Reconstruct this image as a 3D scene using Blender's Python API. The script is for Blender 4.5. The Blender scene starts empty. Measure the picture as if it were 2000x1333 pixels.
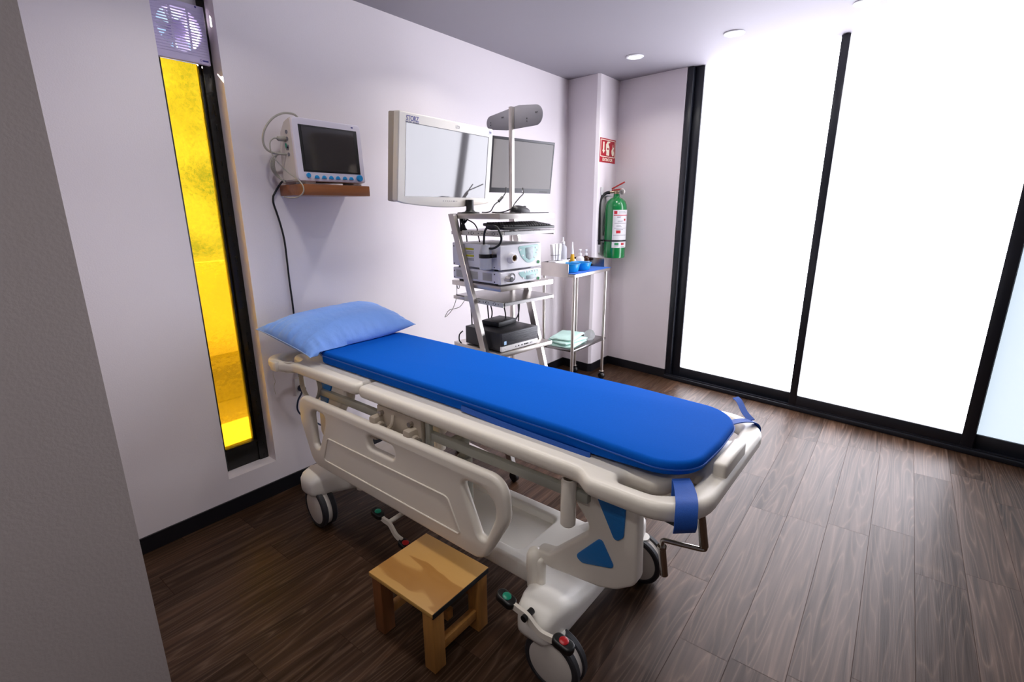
import bpy, bmesh, math, random
from math import sin, cos, pi, radians, tan, sqrt, atan2
from mathutils import Vector, Matrix, noise as mnoise

random.seed(7)
SC = bpy.context.scene
COL = SC.collection

# ------------------------------------------------------------------ helpers
def lin(h):
    h = h.lstrip('#')
    o = []
    for i in (0, 2, 4):
        c = int(h[i:i+2], 16) / 255.0
        o.append(c / 12.92 if c <= 0.04045 else ((c + 0.055) / 1.055) ** 2.4)
    return (o[0], o[1], o[2], 1.0)

def new_mat(name):
    m = bpy.data.materials.new(name)
    m.use_nodes = True
    nt = m.node_tree
    b = nt.nodes['Principled BSDF']
    return m, nt, b

def mat(name, col, rough=0.5, metal=0.0, spec=0.5, bump=None, coat=0.0, var=None, trans=0.0, ior=None, sheen=0.0, emit=None):
    """procedural principled material: colour, optional noise variation and bump"""
    m, nt, b = new_mat(name)
    c = lin(col) if isinstance(col, str) else col
    b.inputs['Base Color'].default_value = c
    b.inputs['Roughness'].default_value = rough
    b.inputs['Metallic'].default_value = metal
    b.inputs['Specular IOR Level'].default_value = spec
    b.inputs['Coat Weight'].default_value = coat
    b.inputs['Transmission Weight'].default_value = trans
    b.inputs['Sheen Weight'].default_value = sheen
    if ior: b.inputs['IOR'].default_value = ior
    if emit:
        b.inputs['Emission Color'].default_value = lin(emit[0]); b.inputs['Emission Strength'].default_value = emit[1]
    tc = nt.nodes.new('ShaderNodeTexCoord')
    if var:
        n = nt.nodes.new('ShaderNodeTexNoise'); n.inputs['Scale'].default_value = var[0]; n.inputs['Detail'].default_value = 4
        mp = nt.nodes.new('ShaderNodeMapping')
        if len(var) > 2: mp.inputs['Scale'].default_value = var[2]
        nt.links.new(tc.outputs['Object'], mp.inputs['Vector']); nt.links.new(mp.outputs['Vector'], n.inputs['Vector'])
        mx = nt.nodes.new('ShaderNodeMix'); mx.data_type = 'RGBA'
        k = var[1]
        mx.inputs['A'].default_value = (c[0]*(1-k), c[1]*(1-k), c[2]*(1-k), 1)
        mx.inputs['B'].default_value = (min(1, c[0]*(1+k)), min(1, c[1]*(1+k)), min(1, c[2]*(1+k)), 1)
        nt.links.new(n.outputs['Fac'], mx.inputs['Factor']); nt.links.new(mx.outputs['Result'], b.inputs['Base Color'])
    if bump:
        n = nt.nodes.new('ShaderNodeTexNoise'); n.inputs['Scale'].default_value = bump[0]; n.inputs['Detail'].default_value = 3
        mp = nt.nodes.new('ShaderNodeMapping')
        if len(bump) > 2: mp.inputs['Scale'].default_value = bump[2]
        nt.links.new(tc.outputs['Object'], mp.inputs['Vector']); nt.links.new(mp.outputs['Vector'], n.inputs['Vector'])
        bn = nt.nodes.new('ShaderNodeBump'); bn.inputs['Strength'].default_value = bump[1]; bn.inputs['Distance'].default_value = 0.01
        nt.links.new(n.outputs['Fac'], bn.inputs['Height']); nt.links.new(bn.outputs['Normal'], b.inputs['Normal'])
    return m

def emat(name, col, strength):
    m = bpy.data.materials.new(name); m.use_nodes = True
    nt = m.node_tree; nt.nodes.remove(nt.nodes['Principled BSDF'])
    e = nt.nodes.new('ShaderNodeEmission'); e.inputs['Color'].default_value = lin(col) if isinstance(col, str) else col
    e.inputs['Strength'].default_value = strength
    nt.links.new(e.outputs[0], nt.nodes['Material Output'].inputs['Surface'])
    return m

def tag(o, label=None, cat=None, group=None, kind=None):
    if label: o['label'] = label
    if cat: o['category'] = cat
    if group: o['group'] = group
    if kind: o['kind'] = kind
    return o

def empty(name, loc=(0, 0, 0), rz=0.0, label=None, cat=None, group=None, kind=None, parent=None):
    o = bpy.data.objects.new(name, None); COL.objects.link(o)
    o.location = loc; o.rotation_euler = (0, 0, rz); o.empty_display_size = 0.05
    if parent: o.parent = parent
    return tag(o, label, cat, group, kind)

SPLIT = {'drop_cable','low_cable','thin_wire','side_vent','bracket_knuckle','seam','slide_rail','rail_slot','touch_key','rubber_foot','foot','port','menu_key','bracket_bolt','warning_label','label_text','small_print','red_print','case_screw','screw_hole','tyre','socket_ring','cable_bundle','coiled_cable','fan_blade','piping','castor_fork','pack','post_mount','swivel_stand','maker_mark'}
def islands(bm):
    seen = set(); out = []
    for v in bm.verts:
        if v in seen: continue
        st = [v]; seen.add(v); grp = []
        while st:
            a = st.pop(); grp.append(a)
            for e in a.link_edges:
                b = e.other_vert(a)
                if b not in seen: seen.add(b); st.append(b)
        out.append(grp)
    return out
def obj(name, bm, m, parent=None, smooth=40, off=None):
    if name in SPLIT:
        g = islands(bm)
        if len(g) > 1:
            first = None
            for grp in g:
                idx = {v: i for i, v in enumerate(grp)}
                nb = bmesh.new(); nv = [nb.verts.new(v.co) for v in grp]
                done = set()
                for v in grp:
                    for f in v.link_faces:
                        if f in done: continue
                        done.add(f); nf = nb.faces.new([nv[idx[w]] for w in f.verts]); nf.material_index = f.material_index
                o = obj_one(name, nb, m, parent, smooth, off); first = first or o
            bm.free(); return first
    return obj_one(name, bm, m, parent, smooth, off)
def obj_one(name, bm, m, parent=None, smooth=40, off=None):
    if off: bmesh.ops.translate(bm, verts=bm.verts, vec=Vector(off))
    me = bpy.data.meshes.new(name)
    bmesh.ops.recalc_face_normals(bm, faces=bm.faces)
    bm.to_mesh(me); bm.free()
    for mm in (m if isinstance(m, (list, tuple)) else [m]): me.materials.append(mm)
    if smooth:
        me.polygons.foreach_set('use_smooth', [True] * len(me.polygons))
        me.set_sharp_from_angle(angle=radians(smooth))
    o = bpy.data.objects.new(name, me); COL.objects.link(o)
    if parent: o.parent = parent
    return o

def BM(): return bmesh.new()

def _mark(bm, before, mi):
    if mi:
        for f in bm.faces:
            if f not in before: f.material_index = mi

def box(bm, x0, x1, y0, y1, z0, z1, bev=0.0, seg=2, mi=0, M=None):
    before = set(bm.faces) if mi else None
    vs = [bm.verts.new((x, y, z)) for x in (x0, x1) for y in (y0, y1) for z in (z0, z1)]
    F = [(0,1,3,2),(4,6,7,5),(0,4,5,1),(2,3,7,6),(0,2,6,4),(1,5,7,3)]
    fs = [bm.faces.new([vs[i] for i in f]) for f in F]
    geo = list(vs)
    if bev > 0:
        es = list({e for f in fs for e in f.edges})
        bmesh.ops.recalc_face_normals(bm, faces=fs)
        r = bmesh.ops.bevel(bm, geom=es, offset=bev, segments=seg, affect='EDGES', profile=0.5)
        geo = list({v for f in r['faces'] for v in f.verts} | {v for v in vs if v.is_valid})
    if M is not None:
        bmesh.ops.transform(bm, matrix=M, verts=geo)
    if mi: _mark(bm, before, mi)
    return bm

def frame_of(d):
    d = Vector(d).normalized()
    a = Vector((0, 0, 1)) if abs(d.z) < 0.95 else Vector((1, 0, 0))
    x = d.cross(a).normalized(); y = d.cross(x).normalized()
    return d, x, y

def lathe(bm, prof, c=(0, 0, 0), ax=(0, 0, 1), seg=28, mi=0):
    """prof: (radius, height) pairs along axis ax from c"""
    before = set(bm.faces) if mi else None
    d, x, y = frame_of(ax); c = Vector(c)
    rings = []
    for r, h in prof:
        if r < 1e-6: rings.append([bm.verts.new(c + d * h)])
        else: rings.append([bm.verts.new(c + d * h + x * (r * cos(2*pi*i/seg)) + y * (r * sin(2*pi*i/seg))) for i in range(seg)])
    for a, b in zip(rings, rings[1:]):
        for i in range(seg):
            j = (i + 1) % seg
            if len(a) == 1 and len(b) == 1: continue
            if len(a) == 1: bm.faces.new((a[0], b[i], b[j]))
            elif len(b) == 1: bm.faces.new((a[i], b[0], a[j]))
            else: bm.faces.new((a[i], b[i], b[j], a[j]))
    if mi: _mark(bm, before, mi)
    return bm

def cyl(bm, p0, p1, r, r2=None, seg=20, bev=0.0, mi=0):
    p0, p1 = Vector(p0), Vector(p1); L = (p1 - p0).length; r2 = r if r2 is None else r2
    if bev: pr = [(0, 0), (r-bev, 0), (r, bev), (r2, L-bev), (r2-bev, L), (0, L)]
    else: pr = [(0, 0), (r, 0), (r2, L), (0, L)]
    return lathe(bm, pr, p0, p1 - p0, seg, mi)

def spline(pts, n=6, closed=False):
    P = [Vector(p) for p in pts]; out = []
    N = len(P); rng = N if closed else N - 1
    for i in range(rng):
        if closed: a, b, c, d = P[i-1], P[i], P[(i+1) % N], P[(i+2) % N]
        else: a, b, c, d = P[max(i-1, 0)], P[i], P[i+1], P[min(i+2, N-1)]
        for k in range(n):
            t = k / n
            out.append(0.5 * ((2*b) + (c-a)*t + (2*a-5*b+4*c-d)*t*t + (-a+3*b-3*c+d)*t*t*t))
    if not closed: out.append(P[-1])
    return out

def tube(bm, pts, r, seg=10, smooth_n=6, closed=False, mi=0, radii=None):
    before = set(bm.faces) if mi else None
    P = spline(pts, smooth_n, closed) if smooth_n > 1 else [Vector(p) for p in pts]
    N = len(P); rings = []
    up = None
    for i, p in enumerate(P):
        if closed: t = P[(i+1) % N] - P[i-1]
        else: t = P[min(i+1, N-1)] - P[max(i-1, 0)]
        t = t.normalized() if t.length > 1e-9 else Vector((0, 0, 1))
        if up is None: _, up, _ = frame_of(t)
        up = (up - t * up.dot(t)); up = up.normalized() if up.length > 1e-6 else frame_of(t)[1]
        s = t.cross(up)
        rr = r if radii is None else radii[min(len(radii)-1, int(i/(N-1)*(len(radii)-1)+0.5))]
        rings.append([bm.verts.new(p + up * (rr*cos(2*pi*k/seg)) + s * (rr*sin(2*pi*k/seg))) for k in range(seg)])
    M = N if closed else N - 1
    for i in range(M):
        a, b = rings[i], rings[(i+1) % N]
        for k in range(seg):
            j = (k+1) % seg
            bm.faces.new((a[k], a[j], b[j], b[k]))
    if not closed:
        bm.faces.new(rings[0][::-1]); bm.faces.new(rings[-1])
    if mi: _mark(bm, before, mi)
    return bm

def ribbon(bm, pts, width_vec, th, n=6):
    """a flat strap following pts, width along width_vec(s), thickness th"""
    P = spline(pts, n); N = len(P)
    W = width_vec if isinstance(width_vec, list) else [Vector(width_vec)] * 2
    rows = []
    for i, p in enumerate(P):
        f = i / (N-1) * (len(W)-1); k = min(int(f), len(W)-2); w = Vector(W[k]).lerp(Vector(W[k+1]), f-k)
        t = (P[min(i+1, N-1)] - P[max(i-1, 0)]).normalized()
        nn = t.cross(w).normalized() * th * 0.5
        rows.append([bm.verts.new(q) for q in (p - w/2 - nn, p + w/2 - nn, p + w/2 + nn, p - w/2 + nn)])
    for a, b in zip(rows, rows[1:]):
        for k in range(4): bm.faces.new((a[k], a[(k+1) % 4], b[(k+1) % 4], b[k]))
    bm.faces.new(rows[0][::-1]); bm.faces.new(rows[-1])
    return bm

def rpoly(pts, n=6):
    """polygon with rounded corners; each point (x, y, r)"""
    out = []; N = len(pts)
    for i in range(N):
        p = Vector(pts[i][:2]); r = pts[i][2] if len(pts[i]) > 2 else 0
        a = Vector(pts[i-1][:2]) - p; b = Vector(pts[(i+1) % N][:2]) - p
        if r <= 0: out.append(p); continue
        da, db = a.normalized(), b.normalized()
        ang = da.angle(db)
        t = min(r / tan(ang/2), a.length*0.49, b.length*0.49); r2 = t * tan(ang/2)
        c = p + (da + db).normalized() * (r2 / sin(ang/2))
        s, e = p + da*t - c, p + db*t - c
        a0 = atan2(s.y, s.x); a1 = atan2(e.y, e.x); d = (a1 - a0 + pi) % (2*pi) - pi
        for k in range(n+1):
            th = a0 + d*k/n; out.append(c + Vector((cos(th), sin(th))) * r2)
    return out

DEPS = None
def plate(bm, outline, holes, th, bev, M=None, segs=3, mi=0):
    """solid plate from a 2D outline with holes and rounded rims, centred on local z=0; M maps it into place"""
    cu = bpy.data.curves.new('outline', 'CURVE'); cu.dimensions = '2D'; cu.fill_mode = 'BOTH'
    cu.extrude = max(th/2 - bev, 0.0001); cu.bevel_depth = bev; cu.bevel_resolution = segs; cu.offset = -bev
    for loop in [outline] + list(holes):
        s = cu.splines.new('POLY'); s.points.add(len(loop)-1)
        for q, p in zip(s.points, loop): q.co = (p[0], p[1], 0, 1)
        s.use_cyclic_u = True
    o = bpy.data.objects.new('outline', cu); COL.objects.link(o)
    dg = bpy.context.evaluated_depsgraph_get(); dg.update()
    me = bpy.data.meshes.new_from_object(o.evaluated_get(dg))
    b2 = bmesh.new(); b2.from_mesh(me)
    bmesh.ops.remove_doubles(b2, verts=b2.verts, dist=1e-5)
    for f in b2.faces: f.material_index = mi
    if M is not None: bmesh.ops.transform(b2, matrix=M, verts=b2.verts)
    b2.to_mesh(me); b2.free()
    bm.from_mesh(me)
    bpy.data.objects.remove(o); bpy.data.curves.remove(cu); bpy.data.meshes.remove(me)
    return bm

def text(bm, s, size, M, depth=0.0006, bold=0.0, sx=1.0, align='LEFT', mi=0):
    cu = bpy.data.curves.new('t', 'FONT'); cu.body = s; cu.size = size; cu.extrude = depth; cu.offset = bold
    cu.align_x = align; cu.resolution_u = 3
    o = bpy.data.objects.new('t', cu); COL.objects.link(o)
    dg = bpy.context.evaluated_depsgraph_get(); dg.update()
    me = bpy.data.meshes.new_from_object(o.evaluated_get(dg))
    b2 = bmesh.new(); b2.from_mesh(me)
    for f in b2.faces: f.material_index = mi
    bmesh.ops.transform(b2, matrix=M @ Matrix.Diagonal((sx, 1, 1, 1)), verts=b2.verts)
    b2.to_mesh(me); b2.free(); bm.from_mesh(me)
    bpy.data.objects.remove(o); bpy.data.curves.remove(cu); bpy.data.meshes.remove(me)
    return bm

def basis(o, x, y, z=None):
    x, y = Vector(x).normalized(), Vector(y).normalized()
    z = x.cross(y) if z is None else Vector(z)
    return Matrix(((x.x, y.x, z.x, o[0]), (x.y, y.y, z.y, o[1]), (x.z, y.z, z.z, o[2]), (0, 0, 0, 1)))

def UZ(w):          # 2D (u,z) plate standing in the plane w = const
    return Matrix(((1, 0, 0, 0), (0, 0, 1, w), (0, 1, 0, 0), (0, 0, 0, 1)))

# ------------------------------------------------------------------ materials
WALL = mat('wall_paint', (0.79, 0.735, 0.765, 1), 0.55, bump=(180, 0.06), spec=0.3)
WALLN = mat('wall_paint_shaded', (0.36, 0.315, 0.305, 1), 0.75, bump=(120, 0.07), spec=0.15)  # wall paint darkened: the shade on the near stub is in the colour
WALLD = mat('far_room_dimmed', (0.40, 0.37, 0.36, 1), 0.8, bump=(120, 0.05), spec=0.1)  # unseen walls greyed to cut the bounce light in the room
CEIL = mat('ceiling_paint_shaded', (0.30, 0.283, 0.315, 1), 0.7, bump=(150, 0.05), spec=0.2)  # colour lowered to stand in for the little daylight reaching the ceiling
BASEB = mat('baseboard_vinyl', '#14141a', 0.35, bump=(60, 0.05))
ALU = mat('dark_aluminium', '#171a22', 0.35, spec=0.5, var=(30, 0.1))
BLACKF = mat('black_frame_paint', '#0b0906', 0.35, bump=(40, 0.25), var=(25, 0.5))
ABS = mat('cream_abs_plastic', (0.76, 0.71, 0.63, 1), 0.34, spec=0.5, bump=(500, 0.03))
ABSW = mat('white_abs_plastic', (0.80, 0.775, 0.73, 1), 0.38, spec=0.5, bump=(420, 0.05))
ABSD = mat('taupe_plastic', (0.40, 0.34, 0.27, 1), 0.4)
BLUEP = mat('blue_ribbed_plastic', (0.012, 0.17, 0.50, 1), 0.45, bump=(30, 0.2, (1, 1, 12)))
FRAMEP = mat('grey_green_powder_coat', (0.36, 0.36, 0.31, 1), 0.4)
TYRE = mat('grey_rubber_tyre', '#26262b', 0.5, bump=(200, 0.05))
DISC = mat('wheel_disc_plastic', (0.60, 0.56, 0.52, 1), 0.4)
CHROME = mat('chrome', (0.50, 0.47, 0.44, 1), 0.16, metal=1.0, var=(8, 0.1))
BLACKP = mat('black_plastic', '#0a0a0c', 0.42, bump=(300, 0.05))
BLACKR = mat('black_rubber_cable', '#08080a', 0.5, var=(40, 0.2))
REDB = mat('red_button', '#b3121a', 0.35, var=(60, 0.1))
GREENB = mat('green_button', '#0f8a6c', 0.35, var=(60, 0.1))
STEEL = mat('brushed_stainless_steel', (0.60, 0.56, 0.52, 1), 0.33, metal=1.0, bump=(60, 0.06, (1, 30, 30)), var=(12, 0.12))
STEELD = mat('darkened_steel_sheet', (0.24, 0.23, 0.225, 1), 0.25, metal=1.0, var=(6, 0.15))  # darker copy of the steel, dark reflections put into its colour
RAILM = mat('zinc_slide_rail', (0.62, 0.60, 0.53, 1), 0.4, metal=0.6, var=(30, 0.1))
DARK = mat('dark_hole', '#050505', 0.7, var=(20, 0.1))
GREYW = mat('light_grey_equipment_case', (0.70, 0.69, 0.73, 1), 0.42, bump=(300, 0.03))
GREYV = mat('vent_grille_grey', (0.42, 0.41, 0.38, 1), 0.5, bump=(3, 0.4, (1, 1, 150)))
TEAL = mat('pale_teal_panel', (0.42, 0.66, 0.64, 1), 0.35, var=(30, 0.05))
LCDG = mat('grey_lcd_patch', (0.27, 0.34, 0.36, 1), 0.3, var=(60, 0.4))
MONW = mat('ivory_monitor_plastic', (0.70, 0.66, 0.60, 1), 0.45, bump=(400, 0.03))
MONS = mat('taupe_monitor_side', (0.36, 0.32, 0.28, 1), 0.5, bump=(3, 0.1, (1, 1, 30)))
PMW = mat('lilac_white_monitor_plastic', (0.70, 0.66, 0.76, 1), 0.42, bump=(400, 0.03))
PMB = mat('cream_monitor_back', (0.62, 0.56, 0.52, 1), 0.5, bump=(300, 0.03))
SCRB = mat('glossy_display_glass', (0.10, 0.095, 0.10, 1), 0.05, spec=0.5, ior=1.72, var=(3, 0.1))
SCRD = mat('dark_display_glass', (0.030, 0.027, 0.028, 1), 0.12, ior=1.7, var=(3, 0.2))
SCRG = mat('matte_grey_display', (0.12, 0.105, 0.10, 1), 0.38, spec=0.5, bump=(900, 0.05))
BEZ = mat('charcoal_bezel', '#2e2d33', 0.45, var=(40, 0.1))
SKYB = mat('sky_blue_button', '#1b8fd0', 0.35, var=(60, 0.1))
WOODR = mat('varnished_red_wood', (0.30, 0.10, 0.03, 1), 0.35, var=(5, 0.35, (14, 1, 14)), coat=0.3)
GREYC = mat('grey_cable', (0.36, 0.34, 0.30, 1), 0.5, var=(30, 0.1))
FABB = mat('royal_blue_vinyl_fabric', (0.003, 0.095, 0.50, 1), 0.75, spec=0.03, bump=(700, 0.08), var=(220, 0.10))
FABE = mat('dark_blue_piping_fabric', (0.010, 0.085, 0.42, 1), 0.6, bump=(500, 0.15), var=(200, 0.15))
PILLOW = mat('light_blue_pillow_cover', (0.19, 0.37, 0.86, 1), 0.48, spec=0.3, bump=(25, 0.35), var=(9, 0.06), sheen=0.1)
SEAM = mat('pale_pillow_seam', '#9db6de', 0.6, var=(40, 0.1))
PLASTW = mat('white_plastic', (0.78, 0.77, 0.78, 1), 0.4, var=(30, 0.04))
PLASTC = mat('translucent_plastic', (0.80, 0.82, 0.86, 1), 0.3, trans=0.55, ior=1.3, var=(20, 0.03))
PAPER = mat('white_paper', (0.74, 0.73, 0.74, 1), 0.7, var=(60, 0.06))
AMBER = mat('amber_bottle', '#3a1d10', 0.2, var=(20, 0.2))
YELL = mat('yellow_print', '#e8a800', 0.5, var=(60, 0.05))
LIMEY = mat('lime_label', '#b7b020', 0.5, var=(60, 0.05))
BASIN = mat('cyan_plastic_basin', '#0a8fd2', 0.3, var=(20, 0.05))
SHEET = mat('blue_drape_sheet', '#3f74cc', 0.7, bump=(60, 0.2), var=(30, 0.08))
MINT = mat('mint_green_drape', (0.56, 0.80, 0.72, 1), 0.8, bump=(90, 0.3), var=(30, 0.05))
GREENX = mat('green_extinguisher_paint', '#0b7a3c', 0.22, coat=0.5, var=(5, 0.08))
REDL = mat('red_lever_paint', '#a52a26', 0.35, var=(30, 0.1))
REDS = mat('red_sign_vinyl', '#b01226', 0.4, var=(50, 0.05))
REDK = mat('red_print', '#c02030', 0.5, var=(50, 0.05))
GREENK = mat('green_print', '#2c8a52', 0.5, var=(50, 0.05))
CREAMS = mat('cream_sign_print', '#f2ead2', 0.5, var=(50, 0.04))
BLUEK = mat('navy_print', '#352f7e', 0.5, var=(50, 0.05))
GREYK = mat('grey_print', '#77747c', 0.5, var=(50, 0.05))
LBLUE = mat('light_blue_sticker', '#a8cdf0', 0.4, var=(50, 0.1))
SILVER = mat('silver_plastic', (0.66, 0.65, 0.66, 1), 0.35, var=(50, 0.05))
FANW = mat('lilac_fan_plastic', (0.52, 0.46, 0.66, 1), 0.45, var=(30, 0.05))
FANB = mat('pale_translucent_blade', (0.75, 0.75, 0.80, 1), 0.25, trans=0.3, var=(20, 0.05))
PLUGB = mat('blue_plug_plastic', '#1d2c4c', 0.45, var=(40, 0.1))
STRAPW = mat('cream_elastic_strap', (0.55, 0.50, 0.40, 1), 0.7, bump=(300, 0.2))
LAMPRIM = mat('white_lamp_rim', (0.8, 0.8, 0.82, 1), 0.35, var=(30, 0.03))
LAMP = emat('lamp_diffuser', '#ffffff', 14.0)

def wood_floor():
    m, nt, b = new_mat('dark_oak_planks')
    N = nt.nodes; L = nt.links
    def math_(op, a, c=None):
        n = N.new('ShaderNodeMath'); n.operation = op
        for i, v in enumerate((a, c)):
            if v is None: continue
            if isinstance(v, (int, float)): n.inputs[i].default_value = v
            else: L.new(v, n.inputs[i])
        return n.outputs[0]
    tc = N.new('ShaderNodeTexCoord'); sp = N.new('ShaderNodeSeparateXYZ'); L.new(tc.outputs['Object'], sp.inputs[0])
    PW, PL = 0.1685, 1.04
    xs = math_('DIVIDE', math_('SUBTRACT', sp.outputs['X'], 2.081 - PW*20), PW)
    col = math_('FLOOR', xs); fx = math_('FRACT', xs)
    wn = N.new('ShaderNodeTexWhiteNoise'); wn.noise_dimensions = '1D'; L.new(math_('ADD', col, 3.3), wn.inputs['W'])
    ys = math_('ADD', math_('DIVIDE', sp.outputs['Y'], PL), wn.outputs['Value'])
    row = math_('FLOOR', ys); fy = math_('FRACT', ys)
    cb = N.new('ShaderNodeCombineXYZ'); L.new(col, cb.inputs[0]); L.new(row, cb.inputs[1])
    w2 = N.new('ShaderNodeTexWhiteNoise'); w2.noise_dimensions = '3D'; L.new(cb.outputs[0], w2.inputs['Vector'])
    sepc = N.new('ShaderNodeSeparateColor'); L.new(w2.outputs['Color'], sepc.inputs[0])
    # grain, each plank with its own offset
    gx = math_('ADD', sp.outputs['X'], math_('MULTIPLY', sepc.outputs[0], 17.0))
    gy = math_('ADD', sp.outputs['Y'], math_('MULTIPLY', sepc.outputs[1], 31.0))
    v = N.new('ShaderNodeCombineXYZ'); L.new(math_('MULTIPLY', gx, 34.0), v.inputs[0]); L.new(math_('MULTIPLY', gy, 0.9), v.inputs[1])
    g1 = N.new('ShaderNodeTexNoise'); g1.inputs['Scale'].default_value = 1.0; g1.inputs['Detail'].default_value = 6; g1.inputs['Roughness'].default_value = 0.62
    g1.inputs['Distortion'].default_value = 0.5; L.new(v.outputs[0], g1.inputs['Vector'])
    v2 = N.new('ShaderNodeCombineXYZ'); L.new(math_('MULTIPLY', gx, 6.5), v2.inputs[0]); L.new(math_('MULTIPLY', gy, 0.42), v2.inputs[1])
    wv = N.new('ShaderNodeTexNoise'); wv.inputs['Scale'].default_value = 1.0; wv.inputs['Detail'].default_value = 2; L.new(v2.outputs[0], wv.inputs['Vector'])
    rings = math_('FRACT', math_('MULTIPLY', wv.outputs['Fac'], 24.0))
    rings = math_('ABSOLUTE', math_('SUBTRACT', rings, 0.5))
    rings = math_('POWER', math_('MULTIPLY', rings, 2.0), 4.0)
    fine = N.new('ShaderNodeTexNoise'); fine.inputs['Scale'].default_value = 1.0; fine.inputs['Detail'].default_value = 3
    v3 = N.new('ShaderNodeCombineXYZ'); L.new(math_('MULTIPLY', gx, 260.0), v3.inputs[0]); L.new(math_('MULTIPLY', gy, 7.0), v3.inputs[1]); L.new(v3.outputs[0], fine.inputs['Vector'])
    cr = N.new('ShaderNodeValToRGB'); e = cr.color_ramp.elements
    e[0].position = 0.28; e[0].color = (0.010, 0.0040, 0.0014, 1); e[1].position = 0.75; e[1].color = (0.060, 0.0265, 0.0125, 1)
    x = e.new(0.5); x.color = (0.030, 0.0130, 0.0055, 1)
    L.new(g1.outputs['Fac'], cr.inputs['Fac'])
    lm = N.new('ShaderNodeMix'); lm.data_type = 'RGBA'; lm.inputs['B'].default_value = (0.13, 0.080, 0.055, 1)
    L.new(cr.outputs['Color'], lm.inputs['A'])
    L.new(math_('MULTIPLY', math_('MULTIPLY', rings, 1.0), math_('SUBTRACT', fine.outputs['Fac'], 0.05)), lm.inputs['Factor'])
    hv = N.new('ShaderNodeHueSaturation'); L.new(lm.outputs['Result'], hv.inputs['Color'])
    L.new(math_('ADD', math_('MULTIPLY', sepc.outputs[2], 0.40), 0.78), hv.inputs['Value'])
    # joints between planks
    ex = math_('MINIMUM', fx, math_('SUBTRACT', 1.0, fx)); ey = math_('MULTIPLY', math_('MINIMUM', fy, math_('SUBTRACT', 1.0, fy)), PL/PW)
    ed = math_('MINIMUM', ex, ey)
    gap = math_('LESS_THAN', ed, 0.0065)
    gm = N.new('ShaderNodeMix'); gm.data_type = 'RGBA'; gm.inputs['B'].default_value = (0.04, 0.025, 0.02, 1)
    L.new(hv.outputs['Color'], gm.inputs['A']); L.new(math_('MULTIPLY', gap, 0.75), gm.inputs['Factor'])
    L.new(gm.outputs['Result'], b.inputs['Base Color'])
    b.inputs['Specular Tint'].default_value = (1.0, 0.87, 0.80, 1)
    spl = math_('MULTIPLY', math_('ADD', math_('MULTIPLY', sepc.outputs[2], 0.12), math_('MULTIPLY', g1.outputs['Fac'], 0.36)), math_('SUBTRACT', 1.0, math_('MULTIPLY', gap, 0.85)))
    L.new(spl, b.inputs['Specular IOR Level'])
    L.new(math_('ADD', math_('MULTIPLY', g1.outputs['Fac'], 0.10), 0.36), b.inputs['Roughness'])
    bn = N.new('ShaderNodeBump'); bn.inputs['Strength'].default_value = 0.22; bn.inputs['Distance'].default_value = 0.003
    hgt = math_('SUBTRACT', math_('MULTIPLY', fine.outputs['Fac'], 0.5), gap)
    L.new(hgt, bn.inputs['Height']); L.new(bn.outputs['Normal'], b.inputs['Normal'])
    return m
FLOOR = wood_floor()

def pine():
    m, nt, b = new_mat('pine_plywood'); N = nt.nodes; L = nt.links
    tc = N.new('ShaderNodeTexCoord'); mp = N.new('ShaderNodeMapping'); mp.inputs['Scale'].default_value = (3.6, 10.5, 10.5)
    mp.inputs['Rotation'].default_value = (0, 0, radians(-22)); mp.inputs['Location'].default_value = (0.7, 0.2, 0.0)
    L.new(tc.outputs['Object'], mp.inputs['Vector'])
    n = N.new('ShaderNodeTexNoise'); n.inputs['Scale'].default_value = 0.9; n.inputs['Detail'].default_value = 1.5; n.inputs['Distortion'].default_value = 0.6
    L.new(mp.outputs[0], n.inputs['Vector'])
    k = N.new('ShaderNodeMath'); k.operation = 'MULTIPLY'; k.inputs[1].default_value = 5.0; L.new(n.outputs['Fac'], k.inputs[0])
    fr = N.new('ShaderNodeMath'); fr.operation = 'PINGPONG'; fr.inputs[1].default_value = 1.0; L.new(k.outputs[0], fr.inputs[0])
    cr = N.new('ShaderNodeValToRGB'); e = cr.color_ramp.elements
    e[0].position = 0.0; e[0].color = (0.56, 0.31, 0.085, 1); e[1].position = 1.0; e[1].color = (0.38, 0.17, 0.03, 1)
    x = e.new(0.62); x.color = (0.55, 0.30, 0.08, 1); x = e.new(0.74); x.color = (0.40, 0.185, 0.035, 1)
    L.new(fr.outputs[0], cr.inputs['Fac']); L.new(cr.outputs['Color'], b.inputs['Base Color'])
    b.inputs['Roughness'].default_value = 0.5
    return m
PINE = pine()
PINEL = mat('pine_leg', (0.36, 0.165, 0.04, 1), 0.5, var=(6, 0.35, (10, 10, 1)))
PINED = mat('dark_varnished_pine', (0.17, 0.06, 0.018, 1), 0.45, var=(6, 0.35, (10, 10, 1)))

def frosted(name, col, s):
    """frosted glass lit by the daylight outside: a glowing translucent pane with a gloss"""
    m, nt, b = new_mat(name)
    b.inputs['Base Color'].default_value = (0.7, 0.73, 0.76, 1); b.inputs['Roughness'].default_value = 0.3
    n = nt.nodes.new('ShaderNodeTexNoise'); n.inputs['Scale'].default_value = 300
    bn = nt.nodes.new('ShaderNodeBump'); bn.inputs['Strength'].default_value = 0.05
    nt.links.new(n.outputs['Fac'], bn.inputs['Height']); nt.links.new(bn.outputs['Normal'], b.inputs['Normal'])
    b.inputs['Emission Color'].default_value = lin(col); b.inputs['Emission Strength'].default_value = s
    return m
PANE1 = frosted('frosted_glass_bright', '#f4f4ff', 7.0)
PANE3 = frosted('frosted_glass_double', '#d5e6f4', 0.85)

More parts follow.
